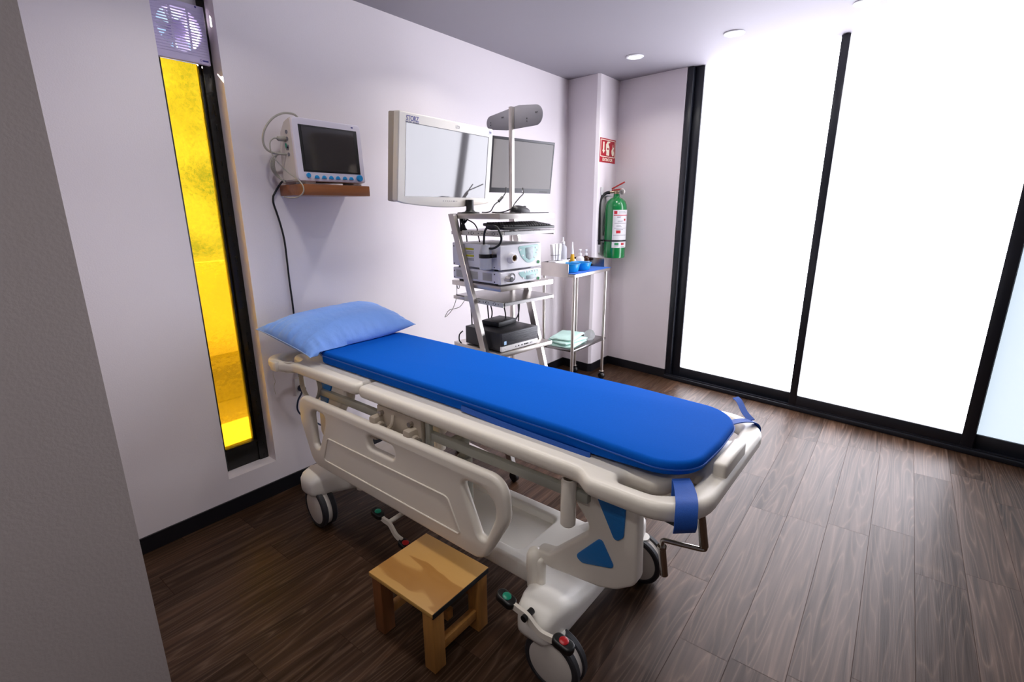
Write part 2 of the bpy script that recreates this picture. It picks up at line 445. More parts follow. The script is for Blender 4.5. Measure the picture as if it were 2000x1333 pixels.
def amber_glass():
    m = bpy.data.materials.new('amber_textured_glass'); m.use_nodes = True
    nt = m.node_tree; N = nt.nodes; L = nt.links
    N.remove(N['Principled BSDF'])
    tc = N.new('ShaderNodeTexCoord')
    n = N.new('ShaderNodeTexNoise'); n.inputs['Scale'].default_value = 45; n.inputs['Detail'].default_value = 3
    n2 = N.new('ShaderNodeTexVoronoi'); n2.inputs['Scale'].default_value = 38
    L.new(tc.outputs['Object'], n.inputs['Vector']); L.new(tc.outputs['Object'], n2.inputs['Vector'])
    ad = N.new('ShaderNodeMath'); ad.operation = 'ADD'; L.new(n.outputs['Fac'], ad.inputs[0]); L.new(n2.outputs['Distance'], ad.inputs[1])
    bn = N.new('ShaderNodeBump'); bn.inputs['Strength'].default_value = 0.5; bn.inputs['Distance'].default_value = 0.006
    L.new(ad.outputs[0], bn.inputs['Height'])
    rf = N.new('ShaderNodeBsdfRefraction'); rf.inputs['Color'].default_value = (1.0, 0.74, 0.02, 1); rf.inputs['Roughness'].default_value = 0.04; rf.inputs['IOR'].default_value = 1.25
    L.new(bn.outputs[0], rf.inputs['Normal'])
    tr = N.new('ShaderNodeBsdfTransparent'); tr.inputs['Color'].default_value = (1.0, 0.80, 0.22, 1)
    gl = N.new('ShaderNodeBsdfGlossy'); gl.inputs['Color'].default_value = (0.5, 0.4, 0.2, 1); gl.inputs['Roughness'].default_value = 0.08; L.new(bn.outputs[0], gl.inputs['Normal'])
    m1 = N.new('ShaderNodeMixShader'); m1.inputs[0].default_value = 0.6; L.new(rf.outputs[0], m1.inputs[1]); L.new(tr.outputs[0], m1.inputs[2])
    fr = N.new('ShaderNodeFresnel'); fr.inputs['IOR'].default_value = 1.45; L.new(bn.outputs[0], fr.inputs['Normal'])
    m2 = N.new('ShaderNodeMixShader'); L.new(fr.outputs[0], m2.inputs[0]); L.new(m1.outputs[0], m2.inputs[1]); L.new(gl.outputs[0], m2.inputs[2])
    L.new(m2.outputs[0], N['Material Output'].inputs['Surface'])
    return m
AMBERG = amber_glass()

# ------------------------------------------------------------------ room shell
H = 2.573
ANG = -0.135; TA = tan(ANG); YW = 4.417
XR, YN = 4.7, -2.2
def yw(x): return YW + TA*x

def structure(name, bm, m, smooth=0, parent=None):
    o = obj(name, bm, m, parent, smooth); o['kind'] = 'structure'; return o

bm = BM()
vs = [bm.verts.new(p) for p in ((-0.2, YN-0.1, 0), (XR+0.1, YN-0.1, 0), (XR+0.1, yw(XR)+0.4, 0), (-0.2, yw(0)+0.4, 0))]
f = bm.faces.new(vs); bmesh.ops.extrude_face_region(bm, geom=[f])
for v in bm.verts:
    pass
ext = [v for v in bm.verts if v not in vs]
bmesh.ops.translate(bm, verts=ext, vec=(0, 0, -0.1))
structure('floor', bm, FLOOR)
bm = BM(); 
vs = [bm.verts.new(p) for p in ((-0.2, YN-0.1, H), (XR+0.1, YN-0.1, H), (XR+0.1, yw(XR)+0.4, H), (-0.2, yw(0)+0.4, H))]
f = bm.faces.new(vs); r = bmesh.ops.extrude_face_region(bm, geom=[f])
bmesh.ops.translate(bm, verts=[v for v in r['geom'] if isinstance(v, bmesh.types.BMVert)], vec=(0, 0, 0.12))
structure('ceiling', bm, CEIL)

# left wall with the tall slit opening
SY0, SY1, SZ0 = 0.908, 1.152, 0.190
bm = BM()
box(bm, -0.14, 0, YN-0.1, SY0, 0, H); box(bm, -0.14, 0, SY1, YW+0.3, 0, H); box(bm, -0.14, 0, SY0, SY1, 0, SZ0)
structure('wall_left', bm, WALL)
# wall with the sliding doors: short solid piece beside the column
Rw = Matrix.Translation((0, YW, 0)) @ Matrix.Rotation(ANG, 4, 'Z')
c_ = cos(ANG)
XJ = 0.947/c_
bm = BM(); box(bm, -0.1, XJ, 0, 0.16, 0, H, M=Rw); structure('wall_back', bm, WALL)
bm = BM(); box(bm, XR, XR+0.1, YN-0.1, yw(XR)+0.3, 0, H); structure('wall_right', bm, WALLD)
bm = BM(); box(bm, 0, XR, YN-0.1, YN, 0, H); structure('wall_front', bm, WALLD)
# wall stub in the left foreground
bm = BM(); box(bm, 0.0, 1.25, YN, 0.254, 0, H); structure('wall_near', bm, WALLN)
# corner column
XC, YC0 = 0.326, 4.056
Rc = Matrix.Translation((0, YC0, 0)) @ Matrix.Rotation(ANG, 4, 'Z')
bm = BM()
cham = 0.022
pts = [(0, YC0), (XC-cham, YC0+TA*(XC-cham)), (XC, YC0+TA*XC+cham), (XC, yw(XC)), (0, YW)]
vs = [bm.verts.new((p[0], p[1], 0)) for p in pts]; f = bm.faces.new(vs)
r = bmesh.ops.extrude_face_region(bm, geom=[f]); bmesh.ops.translate(bm, verts=[v for v in r['geom'] if isinstance(v, bmesh.types.BMVert)], vec=(0, 0, H))
structure('wall_column', bm, WALL)
# baseboards
BBH = 0.078; T = 0.009
bm = BM(); box(bm, 0, T, 0.254, YC0, 0, BBH); structure('baseboard_left', bm, BASEB)
bm = BM(); box(bm, XC/c_+T, XJ, -T, 0, 0, BBH, M=Rw); box(bm, XJ, XJ+T, -T, 0.1, 0, BBH, M=Rw); structure('baseboard_back', bm, BASEB)
bm = BM()
o_ = [(0, YC0-T), (XC-cham, YC0-T+TA*(XC-cham)), (XC+T, YC0+TA*XC+cham-T*0.3), (XC+T, yw(XC))]
i_ = [(0, YC0), (XC-cham, YC0+TA*(XC-cham)), (XC, YC0+TA*XC+cham), (XC, yw(XC))]
V = [[bm.verts.new((p[0], p[1], z)) for p in (o_ if k == 0 else i_)] for k in (0, 1) for z in (0, BBH)]
for i in range(3):
    bm.faces.new((V[0][i], V[0][i+1], V[1][i+1], V[1][i])); bm.faces.new((V[1][i], V[1][i+1], V[3][i+1], V[3][i]))
    bm.faces.new((V[2][i], V[3][i], V[3][i+1], V[2][i+1])); bm.faces.new((V[0][i], V[2][i], V[2][i+1], V[0][i+1]))
bm.faces.new((V[0][0], V[1][0], V[3][0], V[2][0])); bm.faces.new((V[0][3], V[2][3], V[3][3], V[1][3]))
structure('baseboard_column', bm, BASEB)

# sliding doors (local frame of the back wall: s along the wall, t outwards)
def SS(x): return x / c_
door_rz = ANG
def door(name, s0, s1, t, stl, sr, pane, zb=0.116):
    root = empty(name, (0, YW, 0), ANG, kind='structure')
    fb = BM()
    box(fb, s0, s0+stl, t-0.02, t+0.02, 0.03, H-0.004, 0.003); box(fb, s1-sr, s1, t-0.02, t+0.02, 0.03, H-0.004, 0.003)
    box(fb, s0+stl-0.004, s1-sr+0.004, t-0.018, t+0.018, 0.03, zb, 0.003)
    obj('door_frame', fb, ALU, root, 40)
    pb = BM(); box(pb, s0+stl-0.008, s1-sr+0.008, t-0.004, t+0.004, zb-0.008, H-0.004)
    obj('frosted_pane', pb, pane, root, 0)
    return root
m1l, m1r, m2l, m2r, gl_ = SS(1.9815), SS(2.0383), SS(2.9765), SS(3.0403), SS(1.072)
d1 = door('door_1', SS(1.000), m1r-0.004, 0.055, gl_-SS(1.000), m1r-0.004-m1l, PANE1)
d2 = door('door_2', m1l+0.006, m2r-0.003, 0.012, m1r-m1l-0.006, m2r-0.003-m2l, PANE1, 0.118)
d3 = door('door_3', m2l+0.004, SS(4.03), 0.055, m2r-m2l-0.004, 0.06, PANE3, 0.122)
bm = BM(); box(bm, SS(4.03)-0.03, SS(4.9), 0.03, 0.16, 0, H, M=Rw); structure('wall_corner', bm, WALLD)
bm = BM()
box(bm, XJ+0.006, SS(1.0), -0.0, 0.09, 0.0, H-0.002, 0.003, M=Rw)
structure('trim_1', bm, ALU, 40)
bm = BM(); box(bm, XJ+0.006, SS(4.75), -0.022, 0.11, 0.0, 0.032, 0.003, M=Rw); box(bm, XJ+0.006, SS(4.75), -0.012, -0.004, 0.032, 0.042, M=Rw)
structure('trim_2', bm, ALU, 40)

# slit window with amber glass
win = empty('window_1', (-0.10, (SY0+SY1)/2, SZ0), 0, kind='structure')
WX, WY, WZ = -0.10, (SY0+SY1)/2, SZ0
ZFAN = 2.118
bm = BM()
box(bm, -0.13, -0.078, 1.104, SY1, SZ0, H, 0.004); box(bm, -0.13, -0.085, SY0, SY1, SZ0, 0.305, 0.004)
box(bm, -0.128, -0.082, SY0, 0.945, SZ0, H, 0.004); box(bm, -0.125, -0.075, 0.945, 1.104, 0.300, 0.312, 0.003)
box(bm, -0.12, -0.09, 1.092, 1.104, 0.305, ZFAN+0.02, 0.002)
for i in range(26):
    z = 0.2 + i*0.075
    box(bm, -0.079, -0.074, 1.128+random.uniform(-0.004, 0.004), 1.134, z, z+random.uniform(0.01, 0.05), 0.001)
obj('window_frame', bm, BLACKF, win, 40, off=(-WX, -WY, -WZ))
bm = BM(); box(bm, -0.108, -0.102, 0.94, 1.106, 0.304, ZFAN+0.01); obj('amber_pane', bm, AMBERG, win, 0, off=(-WX, -WY, -WZ))
bm = BM(); box(bm, -0.135, -0.134, 0.92, 1.100, 0.29, 0.432)
PSH, nt_, b_ = new_mat('white_backing_paper'); tl_ = nt_.nodes.new('ShaderNodeBsdfTranslucent'); tl_.inputs['Color'].default_value = (0.40, 0.38, 0.34, 1)
nt_.links.new(tl_.outputs[0], nt_.nodes['Material Output'].inputs['Surface'])
obj('backing_sheet', bm, PSH, win, 0, off=(-WX, -WY, -WZ))
# light well outside the slit window
bm = BM()
box(bm, -1.75, -1.65, -1.5, 4.0, -0.4, 1.12)
structure('wall_outside', bm, mat('outside_render', (0.17, 0.15, 0.12, 1), 0.8, var=(5, 0.3), bump=(40, 0.3)))
bm = BM(); box(bm, -1.65, -1.50, -1.5, 4.0, 0.05, 0.40, 0.02)
structure('trim_4', bm, mat('outside_dark_band', (0.05, 0.042, 0.034, 1), 0.8, var=(8, 0.4)))  # invented ledge, added to make the dark band behind the amber glass
bm = BM(); box(bm, -1.75, -0.14, -1.5, 4.0, -0.5, -0.4); structure('trim_3', bm, mat('outside_paving', (0.30, 0.28, 0.24, 1), 0.8, var=(5, 0.2)))

# ------------------------------------------------------------------ camera
cam = bpy.data.cameras.new('camera'); co = bpy.data.objects.new('camera', cam); COL.objects.link(co)
yaw, pit, rol = 0.6593, 0.2586, -0.0051
fw = Vector((-sin(yaw)*cos(pit), cos(yaw)*cos(pit), -sin(pit)))
r_ = Vector((cos(yaw), sin(yaw), 0)); u_ = r_.cross(fw)
r2 = r_*cos(rol) + u_*sin(rol); u2 = u_*cos(rol) - r_*sin(rol)
co.matrix_world = Matrix(((r2.x, u2.x, -fw.x, 2.509), (r2.y, u2.y, -fw.y, 0), (r2.z, u2.z, -fw.z, 1.5), (0, 0, 0, 1)))
cam.sensor_width = 36; cam.lens = 976.02*36/2000; cam.clip_start = 0.02
SC.camera = co

# ------------------------------------------------------------------ hospital gurney
G = -0.0226
E1 = Vector((cos(G), sin(G), 0)); E2 = Vector((-sin(G), cos(G), 0))
GU, GW = 1.14, 1.475
gpos = E1*GU + E2*GW
GO = (-GU, -GW, 0)
gur = empty('hospital_gurney', gpos, G, 'cream plastic hospital stretcher on four castors with lowered side rail, under the blue mattress', 'gurney')

def gobj(name, bm, m, parent=None, smooth=40): return obj(name, bm, m, parent or gur, smooth, off=GO)

# deck panels
DZ, DT = 0.760, 0.052
back_out = rpoly([(0.742, 1.178, .03), (0.235, 1.174, .08), (0.165, 1.140, .05), (0.0, 1.140, .13), (0.0, 1.850, .13), (0.165, 1.850, .05), (0.235, 1.815, .08), (0.742, 1.812, .03)], 8)
def corner_hole(s, mirror):
    """hand hole that follows a deck corner; s=+1 foot end, -1 head end"""
    p = [(1.955, 1.180, .026), (2.065, 1.180, .06), (2.128, 1.225, .07), (2.135, 1.365, .026), (2.085, 1.365, .026), (2.078, 1.265, .05), (2.045, 1.236, .04), (1.955, 1.236, .026)]
    q = []
    for u, w, r in p:
        if s < 0: u = 2.175 - u
        if mirror: w = 2.99 - w
        q.append((u, w, r))
    return rpoly(q, 6)
b = BM(); plate(b, back_out, [corner_hole(-1, False), corner_hole(-1, True)], DT, 0.019, Matrix.Translation((0, 0, DZ)), 4)
box(b, 0.018, 0.095, 1.385, 1.605, DZ+0.01, DZ+0.062, 0.014, 3)
gobj('back_section', b, ABS)
foot_out = rpoly([(0.757, 1.177, .03), (1.845, 1.166, .06), (1.895, 1.127, .05), (2.198, 1.127, .17), (2.198, 1.863, .17), (1.895, 1.863, .05), (1.845, 1.815, .06), (0.757, 1.812, .03)], 10)
b = BM(); plate(b, foot_out, [corner_hole(1, False), corner_hole(1, True)], DT, 0.019, Matrix.Translation((0, 0, DZ)), 4)
box(b, 2.152, 2.190, 1.368, 1.568, DZ+0.01, DZ+0.064, 0.010, 3)
gobj('leg_section', b, ABS)
# fold-down catch on head rim
b = BM(); box(b, 0.098, 0.160, 1.128, 1.16, 0.735, 0.785, 0.008); gobj('rim_clip', b, ABS)
# sub frame
b = BM()
for w in (1.215, 1.765): box(b, 0.40, 1.86, w-0.012, w+0.012, 0.655, 0.688, 0.004)
for u in (0.50, 1.28, 1.80): box(b, u-0.02, u+0.02, 1.205, 1.775, 0.655, 0.685, 0.004)
box(b, 0.40, 1.98, 1.40, 1.43, 0.688, 0.734, 0.004); box(b, 0.40, 1.98, 1.55, 1.58, 0.688, 0.734, 0.004)
box(b, 1.16, 1.185, 1.195, 1.215, 0.585, 0.73, 0.004)
box(b, 1.98, 2.12, 1.36, 1.60, 0.690, 0.715, 0.006)
gobj('sub_frame', b, FRAMEP)
# IV pole sockets
for w in (1.195, 1.795):
    b = BM(); lathe(b, [(0.0, 0.0), (0.019, 0.0), (0.0235, 0.005), (0.0235, 0.150), (0.022, 0.156), (0.018, 0.158), (0.0145, 0.155), (0.0145, 0.09), (0, 0.09)], (1.800, w, 0.568), seg=28)
    s = gobj('pole_socket', b, ABS)
# lifting arms: foot and head, near and far side
def arm_plate(name, w, outline, blues, flip=False):
    b = BM()
    def fl(p): return [((2.36 - q[0]) if flip else q[0], q[1]) + tuple(q[2:]) for q in p]
    plate(b, rpoly(fl(outline), 6), [], 0.055, 0.012, UZ(w), 3)
    a = gobj(name, b, ABS)
    for bl in blues:
        b = BM()
        side = -0.029 if w < GW else 0.029
        plate(b, rpoly(fl(bl), 6), [], 0.010, 0.003, UZ(w+side), 2)
        gobj('blue_inset', b, BLUEP, a)
        bpy.context.view_layer.update()
    return a
arm_out = [(1.765, .728, .01), (2.005, .728, .02), (2.018, .44, .045), (1.955, .392, .05), (1.90, .372, .03), (1.72, .350, .03), (1.64, .356, .03), (1.655, .395, .03), (1.712, .415, .03), (1.835, .572, .05), (1.862, .632, .03), (1.848, .665, .02), (1.790, .600, .03), (1.770, .625, .03)]
arm_out = [(1.765, .728, .01), (2.005, .728, .02), (2.018, .44, .045), (1.955, .392, .05), (1.90, .372, .03), (1.72, .350, .03), (1.64, .356, .03), (1.655, .395, .03), (1.712, .405, .03), (1.868, .560, .04), (1.800, .640, .04), (1.765, .655, .02)]
blU = [(1.862, .722, .008), (1.975, .722, .008), (1.973, .585, .02), (1.948, .560, .02)]
blL = [(1.815, .452, .02), (1.900, .553, .012), (1.950, .470, .010), (1.84, .436, .02)]
for w in (1.25, 1.70):
    arm_plate('lifting_arm', w, arm_out, [blU, blL])
    arm_plate('lifting_arm', w, arm_out, [blU, blL], True)
# base cover: tray with a recess, two cross arms reaching over the castors
def loft(b, stations, p=4.0, seg=28):
    rings = []
    for (w, u0, u1, z0, z1) in stations:
        cu_, cz_, ru, rz_ = (u0+u1)/2, (z0+z1)/2, (u1-u0)/2, (z1-z0)/2
        ring = []
        for i in range(seg):
            t = 2*pi*i/seg; c, s = cos(t), sin(t)
            k = (abs(c)**p + abs(s)**p) ** (-1/p)
            ring.append(b.verts.new((cu_ + ru*k*c, w, cz_ + rz_*k*s)))
        rings.append(ring)
    for a, c in zip(rings, rings[1:]):
        for i in range(seg):
            j = (i+1) % seg; b.faces.new((a[i], a[j], c[j], c[i]))
    b.faces.new(rings[0][::-1]); b.faces.new(rings[-1])
b = BM()
tray_out = rpoly([(0.40, 1.285, .05), (1.70, 1.285, .05), (1.70, 1.645, .05), (0.40, 1.645, .05)], 6)
tray_hole = rpoly([(0.66, 1.335, .03), (1.505, 1.335, .03), (1.505, 1.590, .03), (0.66, 1.590, .03)], 6)
plate(b, tray_out, [tray_hole], 0.078, 0.012, Matrix.Translation((0, 0, 0.213)), 3)
box(b, 0.62, 1.54, 1.31, 1.62, 0.178, 0.214, 0.002)
mid = 1.455
def arm_st(c, s):
    L = [(-0.365, -0.035, 0.040, 0.19, 0.235), (-0.360, -0.052, 0.055, 0.175, 0.258), (-0.340, -0.066, 0.068, 0.165, 0.276), (-0.300, -0.078, 0.076, 0.160, 0.288), (-0.250, -0.090, 0.080, 0.160, 0.282), (-0.200, -0.125, 0.082, 0.165, 0.262), (-0.13, -0.18, 0.084, 0.168, 0.252), (0, -0.20, 0.084, 0.170, 0.250)]
    L = L + [(-a, b1, c1, d1, e1) for a, b1, c1, d1, e1 in reversed(L[:-1])]
    return [(mid+a, c + min(s*b1, s*c1), c + max(s*b1, s*c1), d1, e1) for a, b1, c1, d1, e1 in L]
loft(b, arm_st(1.735, 1), 5.0); loft(b, arm_st(0.395, -1), 5.0)
gobj('base_cover', b, ABSW, smooth=50)
# hinge caps
for (u, w) in ((1.655, 1.225), (0.66, 1.225), (1.655, 1.71), (0.66, 1.71)):
    b = BM(); lathe(b, [(0.026, 0.25), (0.030, 0.33), (0.0285, 0.372), (0.020, 0.392), (0.008, 0.400), (0, 0.401)], (u, w, 0), seg=24)
    box(b, u-0.024, u+0.040, w-0.018, w+0.018, 0.255, 0.375, 0.012, 3)
    gobj('hinge_cap', b, ABS)
# hydraulic column
b = BM(); cyl(b, (1.10, 1.46, 0.20), (1.10, 1.46, 0.46), 0.034); cyl(b, (1.10, 1.46, 0.46), (1.10, 1.46, 0.66), 0.022); gobj('lift_column', b, FRAMEP)
# castors
def castor(u, w, yawd):
    R = 0.100; hw = 0.037
    b = BM(); box(b, u-0.03, u+0.03, w-0.014, w+0.014, 0.10, 0.185, 0.006); cyl(b, (u, w, 0.16), (u, w, 0.20), 0.03, seg=20)
    M = Matrix.Translation((u, w, 0)) @ Matrix.Rotation(radians(yawd), 4, 'Z') @ Matrix.Translation((-u, -w, 0))
    bmesh.ops.transform(b, matrix=M, verts=b.verts)
    root = gobj('castor', b, ABSW)
    b = BM()
    for s in (-1, 1):
        lathe(b, [(R*0.80, 0.0), (R-0.004, 0.0), (R, 0.004), (R, 0.020), (R-0.005, 0.0255), (R*0.84, 0.027), (R*0.80, 0.024)], (u, w + s*(hw-0.027), R), (0, s, 0), seg=48)
    bmesh.ops.transform(b, matrix=M, verts=b.verts); gobj('tyre', b, TYRE, root)
    b = BM(); cyl(b, (u, w-hw+0.025, R), (u, w+hw-0.025, R), R*0.93, seg=48)
    for s in (-1, 1):
        lathe(b, [(R*0.83, 0.0), (R*0.83, 0.023), (R*0.70, 0.0275), (0, 0.030)], (u, w + s*(hw-0.027), R), (0, s, 0), seg=48)
    bmesh.ops.transform(b, matrix=M, verts=b.verts); gobj('wheel_disc', b, DISC, root)
castor(1.795, 1.150, 2); castor(0.415, 1.145, -4); castor(0.415, 1.770, 3); castor(1.800, 1.770, -3)
# pedal levers
def lever(w, pts, colors, th=0.012):
    b = BM(); ribbon(b, [(u, w, z) for u, z in pts], (0, th, 0), 0.022, 5)
    b2 = gobj('pedal_lever', b, ABS)
    for (u, z, a), m in colors:
        b = BM(); M = Matrix.Translation((u, w, z)) @ Matrix.Rotation(radians(a), 4, 'Y')
        plate(b, rpoly([(-.036, -.021, .02), (.036, -.021, .02), (.036, .021, .02), (-.036, .021, .02)], 6), [], 0.026, 0.007, M, 3)
        p = gobj('pedal_pad', b, BLACKP, b2)
        b = BM(); lathe(b, [(0.0145, 0.0), (0.0145, 0.006), (0.010, 0.009), (0, 0.0095)], (0, 0, 0.009), seg=24); bmesh.ops.transform(b, matrix=M, verts=b.verts)
        gobj('pedal_button', b, m, b2)
    return b2
lever(1.072, [(1.668, .296), (1.70, .290), (1.737, .284), (1.770, .262), (1.80, .252), (1.86, .262)], [((1.655, .300, 14), GREENB), ((1.872, .264, 8), REDB)])
b = BM(); cyl(b, (1.737, 1.055, .284), (1.737, 1.10, .284), 0.011, seg=16); gobj('pivot_bolt', b, BLACKP)
lever(1.862, [(1.67, .28), (1.74, .27), (1.80, .25), (1.85, .255)], [((1.655, .285, 14), GREENB), ((1.880, .262, 8), REDB)])
lever(1.20, [(0.815, .180), (0.850, .172), (0.885, .168), (0.925, .130), (0.965, .122)], [((0.803, .186, 10), GREENB), ((0.985, .108, 12), REDB)])
b = BM(); cyl(b, (0.875, 1.20, .170), (0.875, 1.40, .185), 0.010, seg=14); gobj('pedal_axle', b, ABS)
# lowered side rails
rail_out = rpoly([(.352, .672, .115), (1.612, .678, .150), (1.622, .53, .10), (1.510, .330, .085), (.430, .338, .075), (.352, .54, .10)], 10)
lh = rpoly([(.452, .622, .045), (.572, .620, .040), (.566, .575, .03), (.498, .440, .020), (.462, .440, .018)], 7)
rh = rpoly([(1.412, .612, .022), (1.515, .618, .06), (1.568, .575, .06), (1.562, .520, .06), (1.522, .424, .022), (1.494, .424, .022)], 7)
sl = rpoly([(.885, .622, .024), (1.056, .622, .024), (1.056, .566, .024), (.885, .566, .024)], 7)
def rail(w, s):
    b = BM(); plate(b, rail_out, [lh, rh, sl], 0.036, 0.0165, UZ(w), 4)
    a = gobj('side_rail', b, ABS)
    rel = rpoly([(.535, .395, .012), (.584, .516, .02), (1.348, .522, .03), (1.410, .395, .012)], 5)
    b = BM(); tube(b, [(p.x, w - s*0.0185, p.y) for p in rel], 0.0035, 6, 1, closed=True)
    gobj('raised_outline', b, ABS, a)
    return a
rail(1.140, 1)
rail(1.850, -1)
# rail clamp bracket
for w, s in ((1.192, 1), (1.798, -1)):
    b = BM(); box(b, 0.885, 1.155, w-0.012, w+0.012, 0.585, 0.735, 0.006)
    for u in (0.905, 1.115): box(b, u-0.02, u+0.02, w-s*0.05-0.005 if s > 0 else w, w if s > 0 else w+0.055, 0.60, 0.70, 0.010)
    br = gobj('rail_bracket', b, ABSD)
    b = BM()
    for u in (0.905, 1.115): cyl(b, (u-0.03, w-s*0.03, 0.655), (u+0.03, w-s*0.03, 0.655), 0.024, seg=20, bev=0.005)
    tube(b, [(1.00, w-s*0.02, .72), (1.01, w-s*0.035, .69), (0.985, w-s*0.038, .66), (1.0, w-s*0.03, .62)], 0.007, 8)
    gobj('bracket_knuckle', b, ABSD, br)
    b = BM()
    for u, z in ((0.935, .655), (1.148, .655), (0.925, .712), (1.105, .712)): cyl(b, (u, w-s*0.012, z), (u, w-s*0.030, z), 0.010, seg=14)
    gobj('bracket_bolt', b, CHROME, br)
# folding crank under the foot end
b = BM()
cyl(b, (2.118, 1.410, .690), (2.124, 1.412, .628), 0.0095, seg=16)
cyl(b, (2.122, 1.412, .632), (2.140, 1.420, .515), 0.0135, seg=18, bev=0.003)
tube(b, [(2.140, 1.420, .53), (2.143, 1.422, .512), (2.136, 1.419, .506), (2.10, 1.405, .508), (2.045, 1.384, .512), (2.030, 1.378, .512), (2.027, 1.377, .500), (2.028, 1.378, .47)], 0.0075, 12, 4)
cyl(b, (2.028, 1.378, .485), (2.040, 1.386, .385), 0.0125, seg=18, bev=0.003)
cyl(b, (2.0275, 1.378, .492), (2.028, 1.378, .484), 0.0145, seg=18)
gobj('crank', b, CHROME)
# elastic loop hanging from the head end
b = BM(); ribbon(b, [(.257, 1.2, .735), (.259, 1.2, .674), (.279, 1.2, .637), (.313, 1.2, .614), (.354, 1.2, .614), (.396, 1.2, .644), (.423, 1.2, .691), (.417, 1.2, .735)], (0, 0.022, 0), 0.002, 6)
lp = gobj('elastic_strap', b, STRAPW)
b = BM(); tube(b, [(.085, 1.150, .74), (.083, 1.147, .70), (.092, 1.149, .67), (.080, 1.145, .64), (.084, 1.146, .60)], 0.0012, 6, 5); gobj('loose_thread', b, STRAPW)

# ------------------------------------------------------------------ mattress
MZ0, MZ1 = 0.7875, 0.850
mat_root = empty('mattress', E1*1.22 + E2*1.48 + Vector((0, 0, MZ0)), G, 'thin royal blue stretcher mattress with rounded foot end lying on the gurney', 'mattress')
MO = (-1.22, -1.48, -MZ0)
mo = rpoly([(0.335, 1.262, .04), (1.75, 1.252, .3), (2.136, 1.226, .175), (2.146, 1.46, .5), (2.136, 1.708, .175), (1.75, 1.735, .3), (0.335, 1.742, .04)], 12)
b = BM(); plate(b, mo, [], MZ1-MZ0, 0.014, Matrix.Translation((0, 0, (MZ0+MZ1)/2)), 4)
# gentle sag and unevenness of the foam
for v in b.verts:
    if v.co.z > 0.82: v.co.z += 0.003*mnoise.noise(Vector((v.co.x*5, v.co.y*5, 0)))
    else:
        k = min(1, max(0, (v.co.x-1.80)/0.30)); v.co.z += 0.022*k*k*(3-2*k)
obj('foam_pad', b, FABB, mat_root, 50, off=MO)
b = BM(); mo2 = rpoly([(0.330, 1.258, .04), (1.75, 1.248, .3), (2.138, 1.224, .176), (2.148, 1.46, .5), (2.138, 1.710, .176), (1.75, 1.739, .3), (0.330, 1.746, .04)], 12)
tube(b, [(p.x, p.y, 0.829) for p in mo2], 0.0024, 6, 1, closed=True)
obj('piping', b, FABE, mat_root, 60, off=MO)
def strap(pts, wv):
    b = BM(); ribbon(b, pts, wv, 0.0035, 7); obj('strap', b, FABE, mat_root, 50, off=MO)
d = Vector((0.72, 0.70, 0)) * 0.05
strap([(2.105, 1.262, .803), (2.122, 1.235, .805), (2.140, 1.205, .800), (2.1555, 1.172, .795), (2.164, 1.150, .775), (2.166, 1.146, .745), (2.160, 1.158, .722)], [Vector((.035, .032, 0)), Vector((.045, .03, 0)), Vector((.042, .038, .0)), Vector((.042, .038, 0))])
strap([(2.105, 1.262, .800), (2.112, 1.248, .780), (2.114, 1.240, .752)], Vector((.035, .032, 0)))
strap([(2.095, 1.705, .803), (2.120, 1.745, .806), (2.150, 1.785, .800), (2.166, 1.805, .780), (2.168, 1.806, .740)], Vector((.022, -.018, 0)))
strap([(2.150, 1.785, .803), (2.12, 1.81, .815), (2.09, 1.85, .835), (2.07, 1.87, .84)], Vector((.016, .010, .006)))
b = BM(); ribbon(b, [(1.30, 1.252, .803), (1.55, 1.247, .793), (1.80, 1.243, .790), (1.84, 1.245, .792)], (0, 0.004, 0.02), 0.004, 6); obj('side_flap', b, FABE, mat_root, 50, off=MO)

# ------------------------------------------------------------------ pillow
def pillow():
    A = Vector((0.030, 1.118, .935)); B = Vector((0.385, 1.190, .838)); C = Vector((0.395, 1.815, .885)); D = Vector((0.035, 1.775, .955))
    n = 72; top = []; bot = []
    b = BM()
    def P(i, j, sgn):
        s = -1 + 2*i/n; t = -1 + 2*j/n
        # pinch the sides so the four corners become ears
        ss = s * (1 - 0.055*(1 - abs(t)**3)); tt = t * (1 - 0.035*(1 - abs(s)**3))
        fs, ft = (ss+1)/2, (tt+1)/2
        p = A*(1-fs)*(1-ft) + B*fs*(1-ft) + C*fs*ft + D*(1-fs)*ft
        e = max(0, 1-abs(s)**2.6) * max(0, 1-abs(t)**3.2)
        h = 0.094 * (e ** 0.55)
        if sgn > 0 and 0 < e:
            edge = (1 - e**0.5)
            # gathers: ridges running in from the short sides and long seams
            amp = 0.016 * edge * min(1, 6*e)
            side = amp * (abs(t)**3) * mnoise.noise(Vector((s*11, t*1.6, 3.1))) * 1.9
            long_ = amp * (abs(s)**3) * mnoise.noise(Vector((s*1.6, t*13, 7.7))) * 1.9
            broad = 0.007 * mnoise.noise(Vector((s*2.1, t*2.6, 1.3))) * e
            h += side + long_ + broad
        p = p + Vector((0, 0, sgn*h if sgn > 0 else -0.62*h))
        sup = 0.8535 if (p.x > 0.325 and p.y > 1.24) else 0.7885
        if p.z < sup: p.z = sup
        return p
    for i in range(n+1):
        top.append([b.verts.new(P(i, j, 1)) for j in range(n+1)])
    for i in range(n+1):
        row = []
        for j in range(n+1):
            if i in (0, n) or j in (0, n): row.append(top[i][j])
            else: row.append(b.verts.new(P(i, j, -1)))
        bot.append(row)
    for i in range(n):
        for j in range(n):
            b.faces.new((top[i][j], top[i+1][j], top[i+1][j+1], top[i][j+1]))
            b.faces.new((bot[i][j], bot[i][j+1], bot[i+1][j+1], bot[i+1][j]))
    seam = [top[i][0].co.copy() for i in range(n+1)]
    seam2 = [top[i][n].co.copy() for i in range(n+1)]
    return b, seam, seam2
